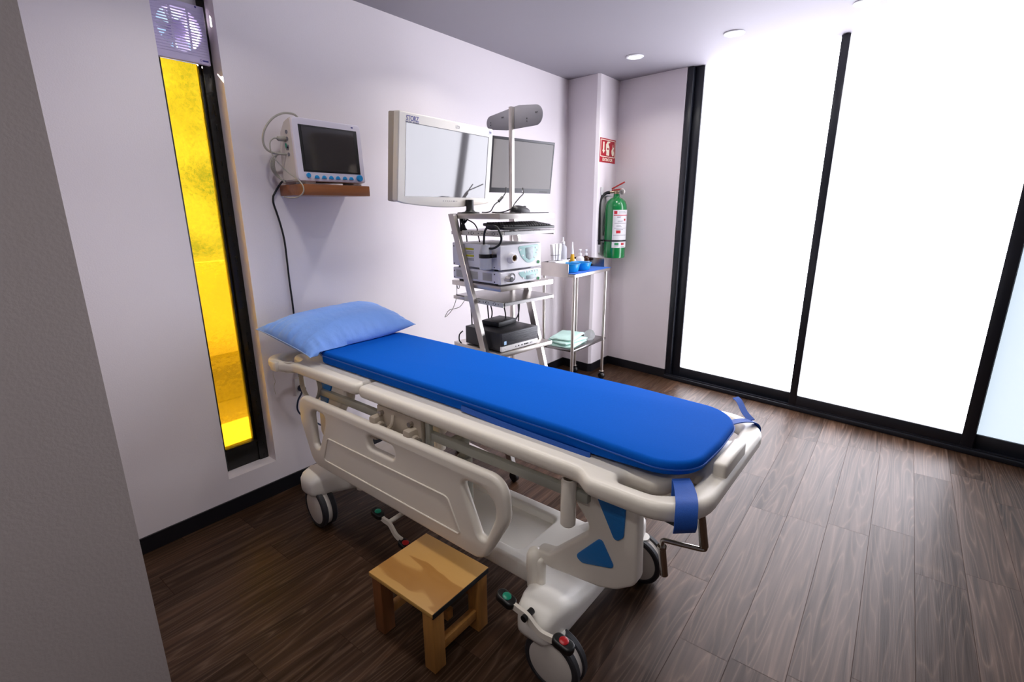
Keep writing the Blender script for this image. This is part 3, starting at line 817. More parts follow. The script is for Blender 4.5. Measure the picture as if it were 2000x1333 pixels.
pr_ = empty('pillow', E1*0.2 + E2*1.47 + Vector((0, 0, 0.7885)), G, 'plump light blue wipe-clean pillow at the wall end of the gurney', 'pillow')
PO = (-0.2, -1.47, -0.7885)
pb, sm1, sm2 = pillow()
obj('pillow_case', pb, PILLOW, pr_, 70, off=PO)
b = BM(); tube(b, sm1, 0.0022, 6, 1); tube(b, sm2, 0.0022, 6, 1); obj('seam', b, SEAM, pr_, 60, off=PO)

# ------------------------------------------------------------------ step stool
st = empty('step_stool', (1.331, 1.024, 0), 0, 'low square pine step stool on the floor beside the gurney', 'stool')
SO = (-1.331, -1.024, 0)
b = BM(); box(b, 1.168, 1.495, .884, 1.163, .228, .245, 0.002); obj('seat', b, PINE, st, 30, off=SO)
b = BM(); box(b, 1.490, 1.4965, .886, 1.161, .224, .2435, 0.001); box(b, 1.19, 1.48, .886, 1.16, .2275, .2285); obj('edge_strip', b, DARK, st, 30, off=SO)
for (x, y, m) in ((1.178, .888, PINED), (1.442, .888, PINEL), (1.178, 1.106, PINEL), (1.442, 1.106, PINEL)):
    b = BM(); box(b, x, x+.050, y, y+.050, 0, .228, 0.002); obj('leg', b, m, st, 30, off=SO)
for (x0, x1, y0, y1, z0, z1) in ((1.228, 1.442, .900, .925, .085, .115), (1.228, 1.442, 1.118, 1.143, .085, .125), (1.185, 1.210, .870, 1.165, .055, .085), (1.455, 1.480, .870, 1.165, .055, .085)):
    pass
for (x0, x1, y0, y1, z0, z1) in ((1.228, 1.442, 1.000, 1.028, .10, .14), (1.19, 1.218, .938, 1.106, .055, .085), (1.455, 1.483, .938, 1.106, .055, .090), (1.228, 1.442, 1.120, 1.150, .12, .155)):
    b = BM(); box(b, x0, x1, y0, y1, z0, z1, 0.002); obj('stretcher', b, PINEL, st, 30, off=SO)

# ------------------------------------------------------------------ extractor fan in the slit window
fan = empty('extractor_fan', (-0.05, 1.02, ZFAN), 0, 'square lilac-white extractor fan above the amber glass of the slit window', 'fan')
FO = (0.05, -1.02, -ZFAN)
b = BM()
fo = [(0.912, 2.118), (1.124, 2.118), (1.124, 2.345), (0.912, 2.345)]
hc = [(1.018 + .085*cos(2*pi*i/40), 2.240 + .085*sin(2*pi*i/40)) for i in range(40)]
plate(b, [Vector(p) for p in fo], [hc], 0.022, 0.003, Matrix(((0, 0, 1, -0.046), (1, 0, 0, 0), (0, 1, 0, 0), (0, 0, 0, 1))), 2)
ring = []
lathe(b, [(0.088, 0), (0.094, 0), (0.094, 0.075), (0.088, 0.075), (0.088, 0)], (-0.05, 1.018, 2.240), (-1, 0, 0), seg=40)
obj('housing', b, FANW, fan, 30, off=FO)
b = BM()
for i in range(17):
    z = 2.146 + i*0.0108
    box(b, -0.037, -0.0325, 0.918, 1.118, z, z+0.0058, 0.001, 1)
for y in (0.985, 1.052): box(b, -0.0375, -0.034, y, y+0.008, 2.148, 2.332)
obj('grille', b, FANW, fan, 30, off=FO)
b = BM()
for k in range(6):
    a = k*pi/3 + 0.3
    M = Matrix.Translation((-0.075, 1.018, 2.240)) @ Matrix.Rotation(a, 4, 'X') @ Matrix.Rotation(radians(32), 4, 'Z')
    box(b, -0.0015, 0.0015, -0.022, 0.022, 0.026, 0.080, 0.001, 1, M=M)
obj('fan_blade', b, FANB, fan, 30, off=FO)
b = BM(); cyl(b, (-0.095, 1.018, 2.240), (-0.048, 1.018, 2.240), 0.034, seg=28, bev=0.006); obj('motor_hub', b, FANW, fan, 40, off=FO)
b = BM(); text(b, 'O', 0.012, basis((-0.0345, 1.080, 2.127), (0, 1, 0), (0, 0, 1)), 0.0003); box(b, -0.0350, -0.0344, 1.092, 1.115, 2.128, 2.134)
lathe(b, [(0.004, 0), (0.004, 0.001), (0, 0.001)], (-0.035, 1.092, 2.338), (1, 0, 0), seg=14)
obj('maker_mark', b, BLUEK, fan, 0, off=FO)
cov = BM(); box(cov, -0.085, -0.058, 0.912, 1.108, 2.348, 2.52, 0.003)
cv = obj('vent_cover', cov, mat('pale_cover_plastic', (0.50, 0.47, 0.50, 1), 0.5, var=(20, 0.05)), None, 30)
tag(cv, 'plain pale cover panel filling the slit window above the extractor fan', 'panel')
b = BM(); box(b, -0.0580, -0.0572, 1.058, 1.092, 2.378, 2.386, 0.001); obj('maker_mark', b, GREYK, cv, 0)

# ------------------------------------------------------------------ wall shelf and patient monitor
b = BM(); box(b, 0.0, 0.222, 1.352, 1.728, 1.568, 1.620, 0.004)
sh = obj('wall_shelf', b, WOODR, None, 30); tag(sh, 'small varnished red-brown wooden shelf on the left wall holding the patient monitor', 'shelf')
pm = empty('patient_monitor', (0.13, 1.53, 1.6205), 0, 'white patient monitor with a dark screen and blue buttons on the wooden wall shelf', 'monitor')
QO = (-0.13, -1.53, -1.6205)
b = BM()
prof = [(0.192, 1.634), (0.178, 1.912), (0.160, 1.918), (0.115, 1.905), (0.075, 1.86), (0.055, 1.78), (0.055, 1.640), (0.07, 1.634)]
y0, y1 = 1.345, 1.713
L_ = [[b.verts.new((p[0], y, p[1])) for p in prof] for y in (y0, y1)]
b.faces.new(L_[0]); b.faces.new(L_[1][::-1])
for i in range(len(prof)):
    j = (i+1) % len(prof); b.faces.new((L_[0][i], L_[0][j], L_[1][j], L_[1][i]))
bmesh.ops.recalc_face_normals(b, faces=b.faces)
bmesh.ops.bevel(b, geom=list(b.edges), offset=0.006, segments=2, affect='EDGES')
obj('case', b, PMB, pm, 40, off=QO)
tilt = atan2(0.014, 0.278)
Mb = Matrix.Translation((0.194, 0, 1.634)) @ Matrix.Rotation(-tilt, 4, 'Y')
b = BM()
plate(b, rpoly([(1.341, 0.0, .014), (1.719, 0.0, .014), (1.716, 0.284, .016), (1.344, 0.284, .016)], 5), [], 0.020, 0.004, Mb @ Matrix(((0, 0, 1, 0), (1, 0, 0, 0), (0, 1, 0, 0), (0, 0, 0, 1))), 2)
obj('front_bezel', b, PMW, pm, 40, off=QO)
b = BM(); box(b, 0.0085, 0.0112, 1.372, 1.692, 0.042, 0.254, 0.001, 1, M=Mb); scr = obj('screen_surround', b, BLACKP, pm, 30, off=QO)
b = BM(); box(b, 0.0113, 0.0122, 1.386, 1.672, 0.050, 0.246, M=Mb); obj('screen', b, SCRD, scr, 0, off=QO)
BT = [(1.394, 'r', .0115), (1.437, 'd', .013), (1.476, 'd', .013), (1.515, 'd', .013), (1.553, 'd', .013), (1.593, 'd', .013), (1.631, 'd', .013), (1.680, 'k', .0165)]
for y, k, r in BT:
    b = BM()
    if k == 'd':
        o2 = [Vector((y - r + 2*r*i/10, 0.013 + (0.0155*sqrt(max(0, 1-((i-5)/5)**2))))) for i in range(11)]
        plate(b, o2, [], 0.009, 0.002, Mb @ Matrix(((0, 0, 1, 0.011), (1, 0, 0, 0), (0, 1, 0, 0), (0, 0, 0, 1))), 2)
        nm = 'key'
    elif k == 'r': lathe(b, [(r, 0.009), (r, 0.014), (r-.002, 0.016), (0, 0.016)], (0, y, .026), (1, 0, 0), seg=24); bmesh.ops.transform(b, matrix=Mb, verts=b.verts); nm = 'power_button'
    else: lathe(b, [(r, 0.009), (r, 0.020), (r-.003, 0.024), (0, 0.024)], (0, y, .023), (1, 0, 0), seg=28); bmesh.ops.transform(b, matrix=Mb, verts=b.verts); nm = 'dial_knob'
    obj(nm, b, SKYB, pm, 40, off=QO)
b = BM(); box(b, 0.0095, 0.0107, 1.662, 1.674, 0.266, 0.272, M=Mb); obj('status_lamp', b, BLUEK, pm, 0, off=QO)
b = BM()
for y in (1.39, 1.655): box(b, 0.09, 0.185, y, y+0.05, 1.6205, 1.636, 0.002)
obj('foot', b, PLASTW, pm, 30, off=QO)
b = BM()
for i, z in enumerate((1.855, 1.825, 1.79, 1.755)): cyl(b, (0.135, 1.3455, z), (0.135, 1.3425, z), 0.009, seg=16)
box(b, 0.120, 0.140, 1.3425, 1.3455, 1.775, 1.79); obj('socket_ring', b, GREYK, pm, 30, off=QO)
b = BM(); box(b, 0.115, 0.125, 1.3418, 1.3455, 1.783, 1.806, 0.002); obj('port_mark', b, GREENB, pm, 30, off=QO)
b = BM(); tube(b, [(0.100, 1.45, 1.905), (0.100, 1.423, 1.938), (0.100, 1.392, 1.945), (0.100, 1.346, 1.937), (0.100, 1.298, 1.907), (0.100, 1.261, 1.861), (0.100, 1.246, 1.816), (0.100, 1.252, 1.781), (0.102, 1.274, 1.763), (0.106, 1.308, 1.757), (0.112, 1.3455, 1.757)], 0.0048, 10)
obj('lead_cable', b, GREYC, pm, 60, off=QO)
b = BM(); cyl(b, (0.12, 1.345, 1.826), (0.12, 1.305, 1.823), 0.0135, 0.011, seg=16, bev=0.003)
tube(b, [(0.12, 1.306, 1.823), (0.120, 1.289, 1.823), (0.120, 1.270, 1.808), (0.120, 1.265, 1.787), (0.120, 1.268, 1.759), (0.122, 1.284, 1.728), (0.13, 1.309, 1.696), (0.15, 1.329, 1.667), (0.20, 1.337, 1.640), (0.226, 1.345, 1.610), (0.228, 1.342, 1.580), (0.20, 1.330, 1.560), (0.16, 1.315, 1.556), (0.13, 1.300, 1.562)], 0.0030, 8)
obj('sensor_cable', b, GREYC, pm, 60, off=QO)
b = BM()
for k in range(4):
    o3 = 0.006*k
    tube(b, [(0.060, 1.352, 1.78-o3), (0.050, 1.326-o3*.6, 1.750), (0.047, 1.314-o3, 1.716), (0.047, 1.318-o3*.8, 1.679), (0.052, 1.335-o3*.3, 1.650), (0.075, 1.345, 1.628+o3*.5)], 0.0035, 7)
obj('coiled_cable', b, GREYC, pm, 60, off=QO)
b = BM(); tube(b, [(0.060, 1.350, 1.645), (0.040, 1.342, 1.630), (0.014, 1.334, 1.605), (0.010, 1.318, 1.580), (0.009, 1.309, 1.563), (0.009, 1.307, 1.533), (0.009, 1.317, 1.489), (0.009, 1.330, 1.427), (0.009, 1.340, 1.350), (0.009, 1.341, 1.247), (0.009, 1.341, 1.142), (0.009, 1.343, 1.047), (0.009, 1.343, 0.973), (0.009, 1.339, 0.896), (0.009, 1.333, 0.756), (0.010, 1.330, 0.62)], 0.0048, 8, 5)
pc = obj('power_cord', b, BLACKR, None, 60); tag(pc, 'black power cord running down the left wall from the patient monitor', 'cord')
b = BM(); box(b, 0.0, 0.008, 1.305, 1.365, 0.515, 0.615, 0.003); wp = obj('wall_socket', b, PLASTW, None, 30); tag(wp, 'small white wall socket behind the gurney head under the pillow', 'socket')
b = BM(); cyl(b, (0.008, 1.334, .557), (0.045, 1.328, .556), 0.020, 0.016, seg=20, bev=0.004)
tube(b, [(0.045, 1.326, .556), (0.052, 1.306, .535), (0.040, 1.292, .500), (0.030, 1.289, .450), (0.030, 1.310, .407), (0.032, 1.366, .357), (0.034, 1.438, .290), (0.036, 1.500, .244), (0.05, 1.60, .15), (0.05, 1.72, .02), (0.06, 1.9, .006), (0.08, 2.2, .006), (0.16, 2.5, .006), (0.2, 2.7, .006)], 0.0048, 8, 5)
pl = obj('plugged_cord', b, [PLUGB], None, 60); tag(pl, 'dark blue plug with black cord in the socket behind the gurney', 'plug')

# ------------------------------------------------------------------ endoscopy equipment tower
AT = 0.129
X0, Y0 = 0.846, 2.049
Eu = Vector((sin(AT), cos(AT), 0)); Ev = Vector((-cos(AT), sin(AT), 0))
TW, TD = 0.428, 0.414
def TP(u, v, z=0): return Vector((X0, Y0, 0)) + Eu*u + Ev*v + Vector((0, 0, z))
TRZ = pi/2 - AT
tow = empty('equipment_tower', TP(TW/2, TD/2), TRZ, 'stainless steel equipment tower with sloping legs and five shelves behind the gurney', 'trolley')
TO = (-TW/2, -TD/2, 0)
def tobj(name, bm, m, parent=None, smooth=30): return obj(name, bm, m, parent or tow, smooth, off=TO)
def tthing(name, u, v, z, label, cat, group=None, rz=0): return empty(name, TP(u, v, z), TRZ + rz, label, cat, group)
for z, t in ((1.476, .028), (1.099, .028), (0.725, .024)):
    b = BM(); box(b, 0, TW, 0, TD, z-t, z, 0.002)
    tobj('shelf', b, STEEL)
# sliding drawers
for z, v0, nm in ((1.387, -.030, 'keyboard_drawer'), (1.016, -.030, 'lower_drawer')):
    b = BM(); box(b, 0.004, 0.398, v0, 0.385, z-0.004, z); box(b, 0.004, 0.398, v0, v0+0.004, z-0.019, z); box(b, 0.004, 0.398, .381, .385, z-.019, z)
    dr = tobj(nm, b, STEELD)
    b = BM()
    for u0 in (-0.006, 0.398): box(b, u0, u0+0.010, v0+0.006, 0.30, z-0.027, z-0.001, 0.001, 1)
    s = tobj('slide_rail', b, RAILM, dr)
    b = BM()
    for v in (0.01, 0.03, 0.05, 0.09, 0.11, 0.13, 0.16, 0.20, 0.22, 0.24):
        box(b, -0.0068, -0.0058, v, v+0.006, z-0.016, z-0.011); 
    for v in (0.035, 0.10, 0.21): box(b, -0.0068, -0.0058, v, v+0.014, z-0.0075, z-0.0055); box(b, -0.0068, -0.0058, v, v+0.014, z-0.023, z-0.021)
    tobj('rail_slot', b, DARK, dr)
    b = BM(); box(b, -0.004, 0.41, 0.30, 0.40, z-0.026, z-0.006, 0.002); tobj('rail_mount', b, STEEL, dr)
# legs: sloping front pair, upright rear pair
def leg(u0, u1, v_top, v_bot, wv=0.046):
    b = BM()
    ring = []
    for v, z in ((v_top, 1.474), (v_bot, 0.06)):
        ring.append([b.verts.new((u, vv, z)) for u, vv in ((u0, v-wv/2), (u1, v-wv/2), (u1, v+wv/2), (u0, v+wv/2))])
    for i in range(4): b.faces.new((ring[0][i], ring[0][(i+1) % 4], ring[1][(i+1) % 4], ring[1][i]))
    b.faces.new(ring[0]); b.faces.new(ring[1])
    bmesh.ops.recalc_face_normals(b, faces=b.faces)
    bmesh.ops.bevel(b, geom=list(b.edges), offset=0.002, segments=1, affect='EDGES')
    lg = tobj('leg', b, STEEL)
    return lg
leg(-0.028, -0.001, 0.372, -0.105); leg(TW-0.028, TW-0.001, 0.330, -0.095)
b = BM(); box(b, 0.438, 0.462, 0.352, 0.376, 0.06, 2.085, 0.002); tobj('rear_post', b, STEEL)
b = BM(); box(b, -0.03, 0.466, 0.380, 0.412, 0.06, 0.10, 0.002); box(b, -0.03, 0.0, -0.13, 0.40, 0.06, 0.095, 0.002); box(b, 0.40, 0.43, -0.13, 0.40, 0.06, 0.095, 0.002); tobj('foot_frame', b, STEEL)
for u, v in ((-.015, -.11), (.415, -.11), (-.015, .39), (.415, .39)):
    b = BM(); cyl(b, (u-.012, v, .03), (u+.012, v, .03), .03, seg=20, bev=.004); box(b, u-.005, u+.005, v-.01, v+.01, .03, .062); tobj('castor', b, BLACKP)
# oval handle plate on the tall post
b = BM()
ov = rpoly([(.13, 1.965, .055), (.42, 1.962, .10), (.60, 1.985, .06), (.60, 2.055, .06), (.32, 2.090, .10), (.13, 2.070, .055)], 8)
plate(b, ov, [], 0.006, 0.0015, Matrix(((0, 0, 1, .467), (1, 0, 0, 0), (0, 1, 0, 0), (0, 0, 0, 1))), 2)
ovp = tobj('oval_plate', b, mat('grey_painted_plate', (0.15, 0.145, 0.17, 1), 0.5, var=(20, 0.05)))
b = BM()
for v, z in ((.17, 2.035), (.18, 2.035), (.25, 2.01), (.25, 1.995), (.45, 2.04), (.46, 2.04), (.56, 2.02), (.56, 2.005)): cyl(b, (.462, v, z), (.4645, v, z), 0.003, seg=10)
tobj('screw_hole', b, DARK, ovp)
# hanging cables of the tower
def tcab(name, pts, r, label, m=BLACKR):
    b = BM(); tube(b, [TP(*p) for p in pts], r, 7, 6); o = obj(name, b, m, None, 60); tag(o, label, 'cable'); return o
cb = BM()
for k in range(4):
    s = 0.008*k
    tube(cb, [(.030+s, .375, 1.480), (.030+s, .350-s, 1.445), (.030, .330+s, 1.40), (.022+s, .345-s, 1.385), (.028, .352, 1.42), (.03+s, .36, 1.46)], 0.0048, 7)
tube(cb, [(.030, .345, 1.46), (.032, .325, 1.415), (.036, .316, 1.38), (.040, .315, 1.33), (.042, .318, 1.322)], 0.0035, 7)
tube(cb, [(.050, .325, 1.445), (.050, .265, 1.424), (.050, .236, 1.395), (.050, .228, 1.359), (.050, .216, 1.322)], 0.0035, 7)
tobj('cable_bundle', cb, BLACKR)
cb = BM(); tube(cb, [(.043, .425, 1.075), (.043, .425, 1.054), (.036, .42, .993), (.010, .42, .934), (-.022, .42, .901), (-.057, .42, .882), (-.037, .42, .910), (-.014, .42, .922), (.025, .42, .923), (.065, .42, .933), (.106, .405, .990)], 0.0020, 6)
tube(cb, [(.042, .42, 1.06), (.05, .422, 1.04), (.06, .422, 1.045), (.062, .42, 1.075)], 0.0024, 6)
tobj('thin_wire', cb, GREYC)
cb = BM()
for pts in ([(.042, .300, .99), (.047, .300, .899), (.049, .300, .838)], [(.170, .300, .99), (.180, .300, .879), (.184, .300, .838)], [(.168, .280, .99), (.185, .280, .93), (.193, .280, .896), (.188, .280, .865), (.170, .280, .840)], [(.219, .200, .99), (.219, .200, .934), (.227, .200, .896), (.231, .200, .858)], [(.388, .250, .99), (.388, .250, .930), (.393, .250, .870), (.397, .255, .810)], [(.482, .33, .99), (.482, .33, .924), (.477, .33, .851), (.458, .33, .814), (.425, .33, .790)]):
    tube(cb, pts, 0.0042, 7)
tobj('drop_cable', cb, BLACKR)
cb = BM(); tube(cb, [(.01, .34, .80), (-.012, .345, .78), (-.014, .345, .745), (-.002, .34, .727)], 0.004, 7); tube(cb, [(.33, .30, .70), (.31, .30, .6), (.30, .30, .45), (.33, .28, .2), (.3, .25, .1)], 0.004, 7); tube(cb, [(.36, .32, .70), (.35, .32, .6), (.345, .32, .4), (.35, .3, .1)], 0.004, 7)
tobj('low_cable', cb, BLACKR)

# items on the tower -------------------------------------------------
mp_ = BM(); box(mp_, .20, .46-.032, .04, .25, 0, 0.004, 0.001, 1)
o = obj('mouse_pad', mp_, BLACKP, None, 30, off=(-.31, -.145, 0)); o.location = TP(.31, .145, 1.4763); o.rotation_euler = (0, 0, TRZ); tag(o, 'thin black mouse pad on the top shelf of the tower', 'mouse pad')
b = BM()
for i in range(13):
    pass
rings = []
n1, n2 = 14, 20
for i in range(n1+1):
    th = pi*i/n1; x = -0.066*cos(th); rr = max(sin(th), 0.0)**0.6
    rings.append([(x, 0.034*rr*cos(pi*k/n2), 0.001 + 0.036*rr*sin(pi*k/n2)**0.8*(1.0-0.28*(x/0.066))) for k in range(n2+1)])
V = [[b.verts.new(p) for p in r] for r in rings]
for i in range(n1):
    for k in range(n2):
        b.faces.new((V[i][k], V[i+1][k], V[i+1][k+1], V[i][k+1]))
bmesh.ops.remove_doubles(b, verts=b.verts, dist=1e-5); bmesh.ops.holes_fill(b, edges=b.edges)
mr = empty('computer_mouse', TP(.258, .105, 1.4808), TRZ, 'black computer mouse on the pad on the tower top shelf', 'mouse')
obj('shell', b, BLACKP, mr, 60)
b = BM(); cyl(b, (0.036, -.006, .0285), (0.036, .006, .0285), 0.007, seg=14); obj('scroll_wheel', b, BEZ, mr, 40)
# keyboard
kb = tthing('keyboard', .204, .05, 1.3878, 'black computer keyboard on the pulled-out drawer of the tower', 'keyboard')
b = BM(); Mk = Matrix.Translation((0, -.075, 0.004)) @ Matrix.Rotation(radians(7), 4, 'X')
box(b, -.200, .200, 0, .165, 0.002, .016, 0.004, M=Mk); box(b, -.19, .19, .10, .15, -0.012, .004, M=Mk); obj('tray', b, BLACKP, kb, 40)
b = BM()
for r in range(6):
    for c in range(19):
        if r == 0 and 4 <= c <= 8: continue
        x = -.188 + c*.0198; y = .018 + r*.0225
        box(b, x, x+.0165, y, y+.0185, .0155, .0225, 0.002, 1, M=Mk)
box(b, -.188+4*.0198, -.188+9*.0198-.003, .018, .0365, .0155, .0225, 0.002, 1, M=Mk)
obj('keys', b, BLACKP, kb, 30)
# endoscopy light source and video processor
def proc(z0, z1, name, label, upper):
    r = tthing(name, .16, .20, z0, label, 'medical device'); O_ = (-.16, -.20, -z0)
    b = BM(); box(b, .004, .316, .020, .404, z0+.010, z1, 0.005); obj('case', b, GREYW, r, 40, off=O_)
    b = BM(); plate(b, rpoly([(.000, z0+.008, .006), (.320, z0+.008, .006), (.320, z1+(.004 if upper else .001), .012), (.000, z1-.002, .006)], 4), [], 0.024, 0.005, UZ(.012), 3); obj('front_panel', b, GREYW, r, 40, off=O_)
    h = z1 - z0
    b = BM()
    tp = rpoly([(.128, z1-.012, .012), (.300, z1-.006, .015), (.300, z1-.35*h, .03), (.262, z0+.30*h, .05), (.205, z0+.22*h, .05), (.155, z1-.48*h, .03)], 6)
    plate(b, tp, [], 0.004, 0.0015, UZ(-.0005), 2); t_ = obj('control_panel', b, TEAL, r, 40, off=O_)
    b = BM(); plate(b, rpoly([(.188, z1-.16*h, .006), (.252, z1-.12*h, .006), (.250, z1-.56*h, .016), (.222, z1-.64*h, .016), (.192, z1-.54*h, .016)] if upper else [(.190, z0+.55*h, .012), (.262, z0+.60*h, .012), (.258, z0+.30*h, .016), (.196, z0+.28*h, .016)], 5), [], 0.002, 0.0005, UZ(-.003), 1); obj('display_patch', b, LCDG, t_, 40, off=O_)
    b = BM()
    pos = [(.150, z1-.22*h), (.168, z1-.45*h), (.272, z1-.18*h), (.278, z1-.38*h), (.262, z1-.55*h), (.286, z1-.28*h)] if upper else [(.185+.021*i, z1-.17*h) for i in range(6)] + [(.172, z0+.40*h), (.278, z0+.55*h)]
    for u, z in pos: cyl(b, (u, -.0022, z), (u, -.0042, z), 0.0048, seg=14)
    obj('touch_key', b, PLASTW, t_, 40, off=O_)
    b = BM(); lathe(b, [(0.009, 0), (0.009, 0.004), (0.0065, 0.004), (0.0065, 0.002), (0, 0.002)], (.294, 0, z0+.24*h), (0, -1, 0), seg=20); obj('power_button', b, GREENK, r, 40, off=O_)
    if upper:
        b = BM(); lathe(b, [(0.030, 0), (0.026, 0.010), (0.024, 0.030), (0.019, 0.031), (0.016, 0.028), (0.016, 0.004), (0, 0.004)], (.078, 0, z0+.50*h), (0, -1, 0), seg=28); s_ = obj('light_guide_socket', b, GREYW, r, 40, off=O_)
        b = BM(); lathe(b, [(0.0165, 0.012), (0.0165, 0.026), (0.013, 0.026), (0.011, 0.014), (0, 0.014)], (.078, 0, z0+.50*h), (0, -1, 0), seg=24); obj('brass_lining', b, mat('bronze_contact', (0.22, 0.14, 0.07, 1), 0.35, metal=0.8, var=(40, 0.3)), s_, 40, off=O_)
    else:
        b = BM(); lathe(b, [(0.024, 0), (0.024, 0.006), (0.020, 0.006), (0.020, 0.004), (0.015, 0.004), (0.013, 0.009), (0, 0.009)], (.082, 0, z0+.58*h), (0, -1, 0), seg=28); obj('video_socket', b, GREYW, r, 40, off=O_)
        b = BM(); lathe(b, [(0.0225, 0.0061), (0.0225, 0.0075), (0.019, 0.0075), (0.019, 0.0055)], (.082, 0, z0+.58*h), (0, -1, 0), seg=28)
        lathe(b, [(0.013, 0.036), (0.0135, 0.040), (0, 0.041)], (.046, 0, z0+.50*h), (0, -1, 0), seg=20); obj('dark_ring', b, BEZ, r, 40, off=O_)
        b = BM(); lathe(b, [(0.015, 0), (0.015, 0.016), (0.013, 0.02), (0.013, 0.037), (0, 0.037)], (.046, 0, z0+.50*h), (0, -1, 0), seg=22); obj('connector_cap', b, STEEL, r, 40, off=O_)
        b = BM(); text(b, 'PENTAX', 0.011, basis((.3205, .006, z0+.012), (0, 0, 1), (0, 1, 0), (1, 0, 0)), 0.0004); obj('maker_name', b, BEZ, r, 0, off=O_)
    # side labels / vents
    if upper:
        b = BM()
        for z in (z1-.035, z1-.072): box(b, .0025, .0042, .215, .285, z, z+.010)
        obj('warning_label', b, LIMEY, r, 0, off=O_)
        b = BM()
        for z in (z1-.045, z1-.050, z1-.056, z1-.082, z1-.088, z1-.094): box(b, .0028, .0042, .215, .28, z, z+.002)
        obj('label_text', b, GREYK, r, 0, off=O_)
    else:
        b = BM()
        for v in (.07, .185, .30): box(b, .0028, .0042, v, v+.075, z0+.022, z1-.012)
        obj('side_vent', b, GREYV, r, 0, off=O_)
    b = BM()
    for u in (.03, .28):
        for v in (.06, .36): cyl(b, (u, v, z0), (u, v, z0+.012), .014, seg=16)
    obj('rubber_foot', b, BLACKP, r, 40, off=O_)
    b = BM()
    for v, z in ((.05, z0+.02), (.05, z1-.015), (.39, z0+.02), (.39, z1-.02)): cyl(b, (.0045, v, z), (.0025, v, z), .004, seg=10)
    obj('case_screw', b, BEZ, r, 40, off=O_)
    return r
proc(1.0995, 1.176, 'video_processor', 'flat pale video processor with teal panel, lower of two units on the tower shelf', False)
proc(1.1772, 1.316, 'light_source', 'taller pale endoscopy light source with teal panel, on top of the video processor', True)
# water bottle with black hose, hanging at the side of the light source
wb = tthing('water_bottle', -.036, .075, 1.190, 'translucent water bottle with black band and hose hanging at the side of the light source', 'bottle')
WO = (.036, -.075, -1.190)
b = BM(); lathe(b, [(0, 0), (.030, 0), (.034, .006), (.034, .085), (.030, .098), (.026, .104), (.026, .128), (0, .130)], (-.036, .075, 1.190), seg=28); obj('bottle_body', b, PLASTC, wb, 40, off=WO)
b = BM(); lathe(b, [(.0345, .060), (.0355, .061), (.0355, .080), (.0345, .081)], (-.036, .075, 1.190), seg=28); box(b, -.03, .004, .03, .05, 1.252, 1.268); obj('black_band', b, BLACKP, wb, 40, off=WO)
b = BM(); 
M_ = Matrix.Translation((-.036, .075, 1.261)) @ Matrix.Rotation(radians(52), 4, 'Z')
box(b, -.012, .012, -.0368, -.0352, -.010, .010, M=M_); yl = obj('ce_tag', b, YELL, wb, 0, off=WO)
b = BM(); text(b, 'CE', 0.014, M_ @ basis((-.010, -.0372, -.005), (1, 0, 0), (0, 0, 1)), 0.0003); obj('tag_letters', b, BEZ, yl, 0, off=WO)
b = BM(); tube(b, [(-.036, .085, 1.315), (-.036, .084, 1.345), (-.036, .080, 1.377), (-.038, .062, 1.402), (-.040, .019, 1.416), (-.040, -.020, 1.410), (-.038, -.042, 1.381), (-.034, -.046, 1.350), (-.030, -.024, 1.322), (-.026, .020, 1.303), (-.030, .05, 1.300)], 0.0058, 10); obj('hose', b, BLACKR, wb, 60, off=WO)
# desktop computer
PCV0, PCV1, PZ = .018, .328, .7252
pcr = tthing('desktop_computer', .170, .17, PZ, 'black desktop computer lying flat with a silver strip on the lower tower shelf', 'computer')
PCO = (-.170, -.17, -PZ)
b = BM(); box(b, .021, .318, PCV0+.012, PCV1, PZ+.004, PZ+.108, 0.004); obj('case', b, mat('black_metal_case', '#17171b', 0.45, var=(20, 0.1)), pcr, 40, off=PCO)
b = BM(); box(b, .020, .319, PCV0, PCV0+.014, PZ+.034, PZ+.109, 0.004); obj('front_panel', b, mat('black_front_plastic', '#191a24', 0.4, bump=(4, 0.3, (1, 1, 80))), pcr, 40, off=PCO)
b = BM(); box(b, .020, .319, PCV0-.001, PCV0+.014, PZ+.003, PZ+.034, 0.004); sv = obj('silver_strip', b, SILVER, pcr, 40, off=PCO)
b = BM()
for u, w in ((.128, .005), (.150, .009), (.176, .010), (.198, .012), (.212, .012), (.225, .010), (.250, .004), (.262, .004)): box(b, u, u+w, PCV0-.0018, PCV0-.0008, PZ+.015, PZ+.022)
obj('port', b, DARK, sv, 0, off=PCO)
b = BM(); lathe(b, [(.009, 0), (.009, .001), (0, .001)], (.045, PCV0-.0008, PZ+.019), (0, -1, 0), seg=24); hpc = obj('round_logo', b, PLASTW, sv, 30, off=PCO)
b = BM(); text(b, 'hp', 0.011, basis((.0395, PCV0-.0022, PZ+.0165), (1, 0, 0), (0, 0, 1)), 0.0002); obj('logo_letters', b, GREYK, sv, 0, off=PCO)
b = BM(); box(b, .040, .058, PCV0-.0008, PCV0+.001, PZ+.042, PZ+.062); obj('blue_sticker', b, LBLUE, pcr, 0, off=PCO)
b = BM()
for u in (.05, .29):
    for v in (.05, .29): cyl(b, (u, v, PZ), (u, v, PZ+.005), .01, seg=12)
obj('rubber_foot', b, BLACKP, pcr, 30, off=PCO)
b = BM(); box(b, -.085, .085, -.065, .065, 0, .030, 0.004)
dv = obj('capture_box', b, mat('matte_black_box', '#141518', 0.5, bump=(5, 0.2), var=(9, 0.2)), None, 40); dv.location = TP(.190, .215, PZ+.1092); dv.rotation_euler = (0, 0, TRZ+radians(8)); tag(dv, 'small flat black box lying on top of the desktop computer', 'device')
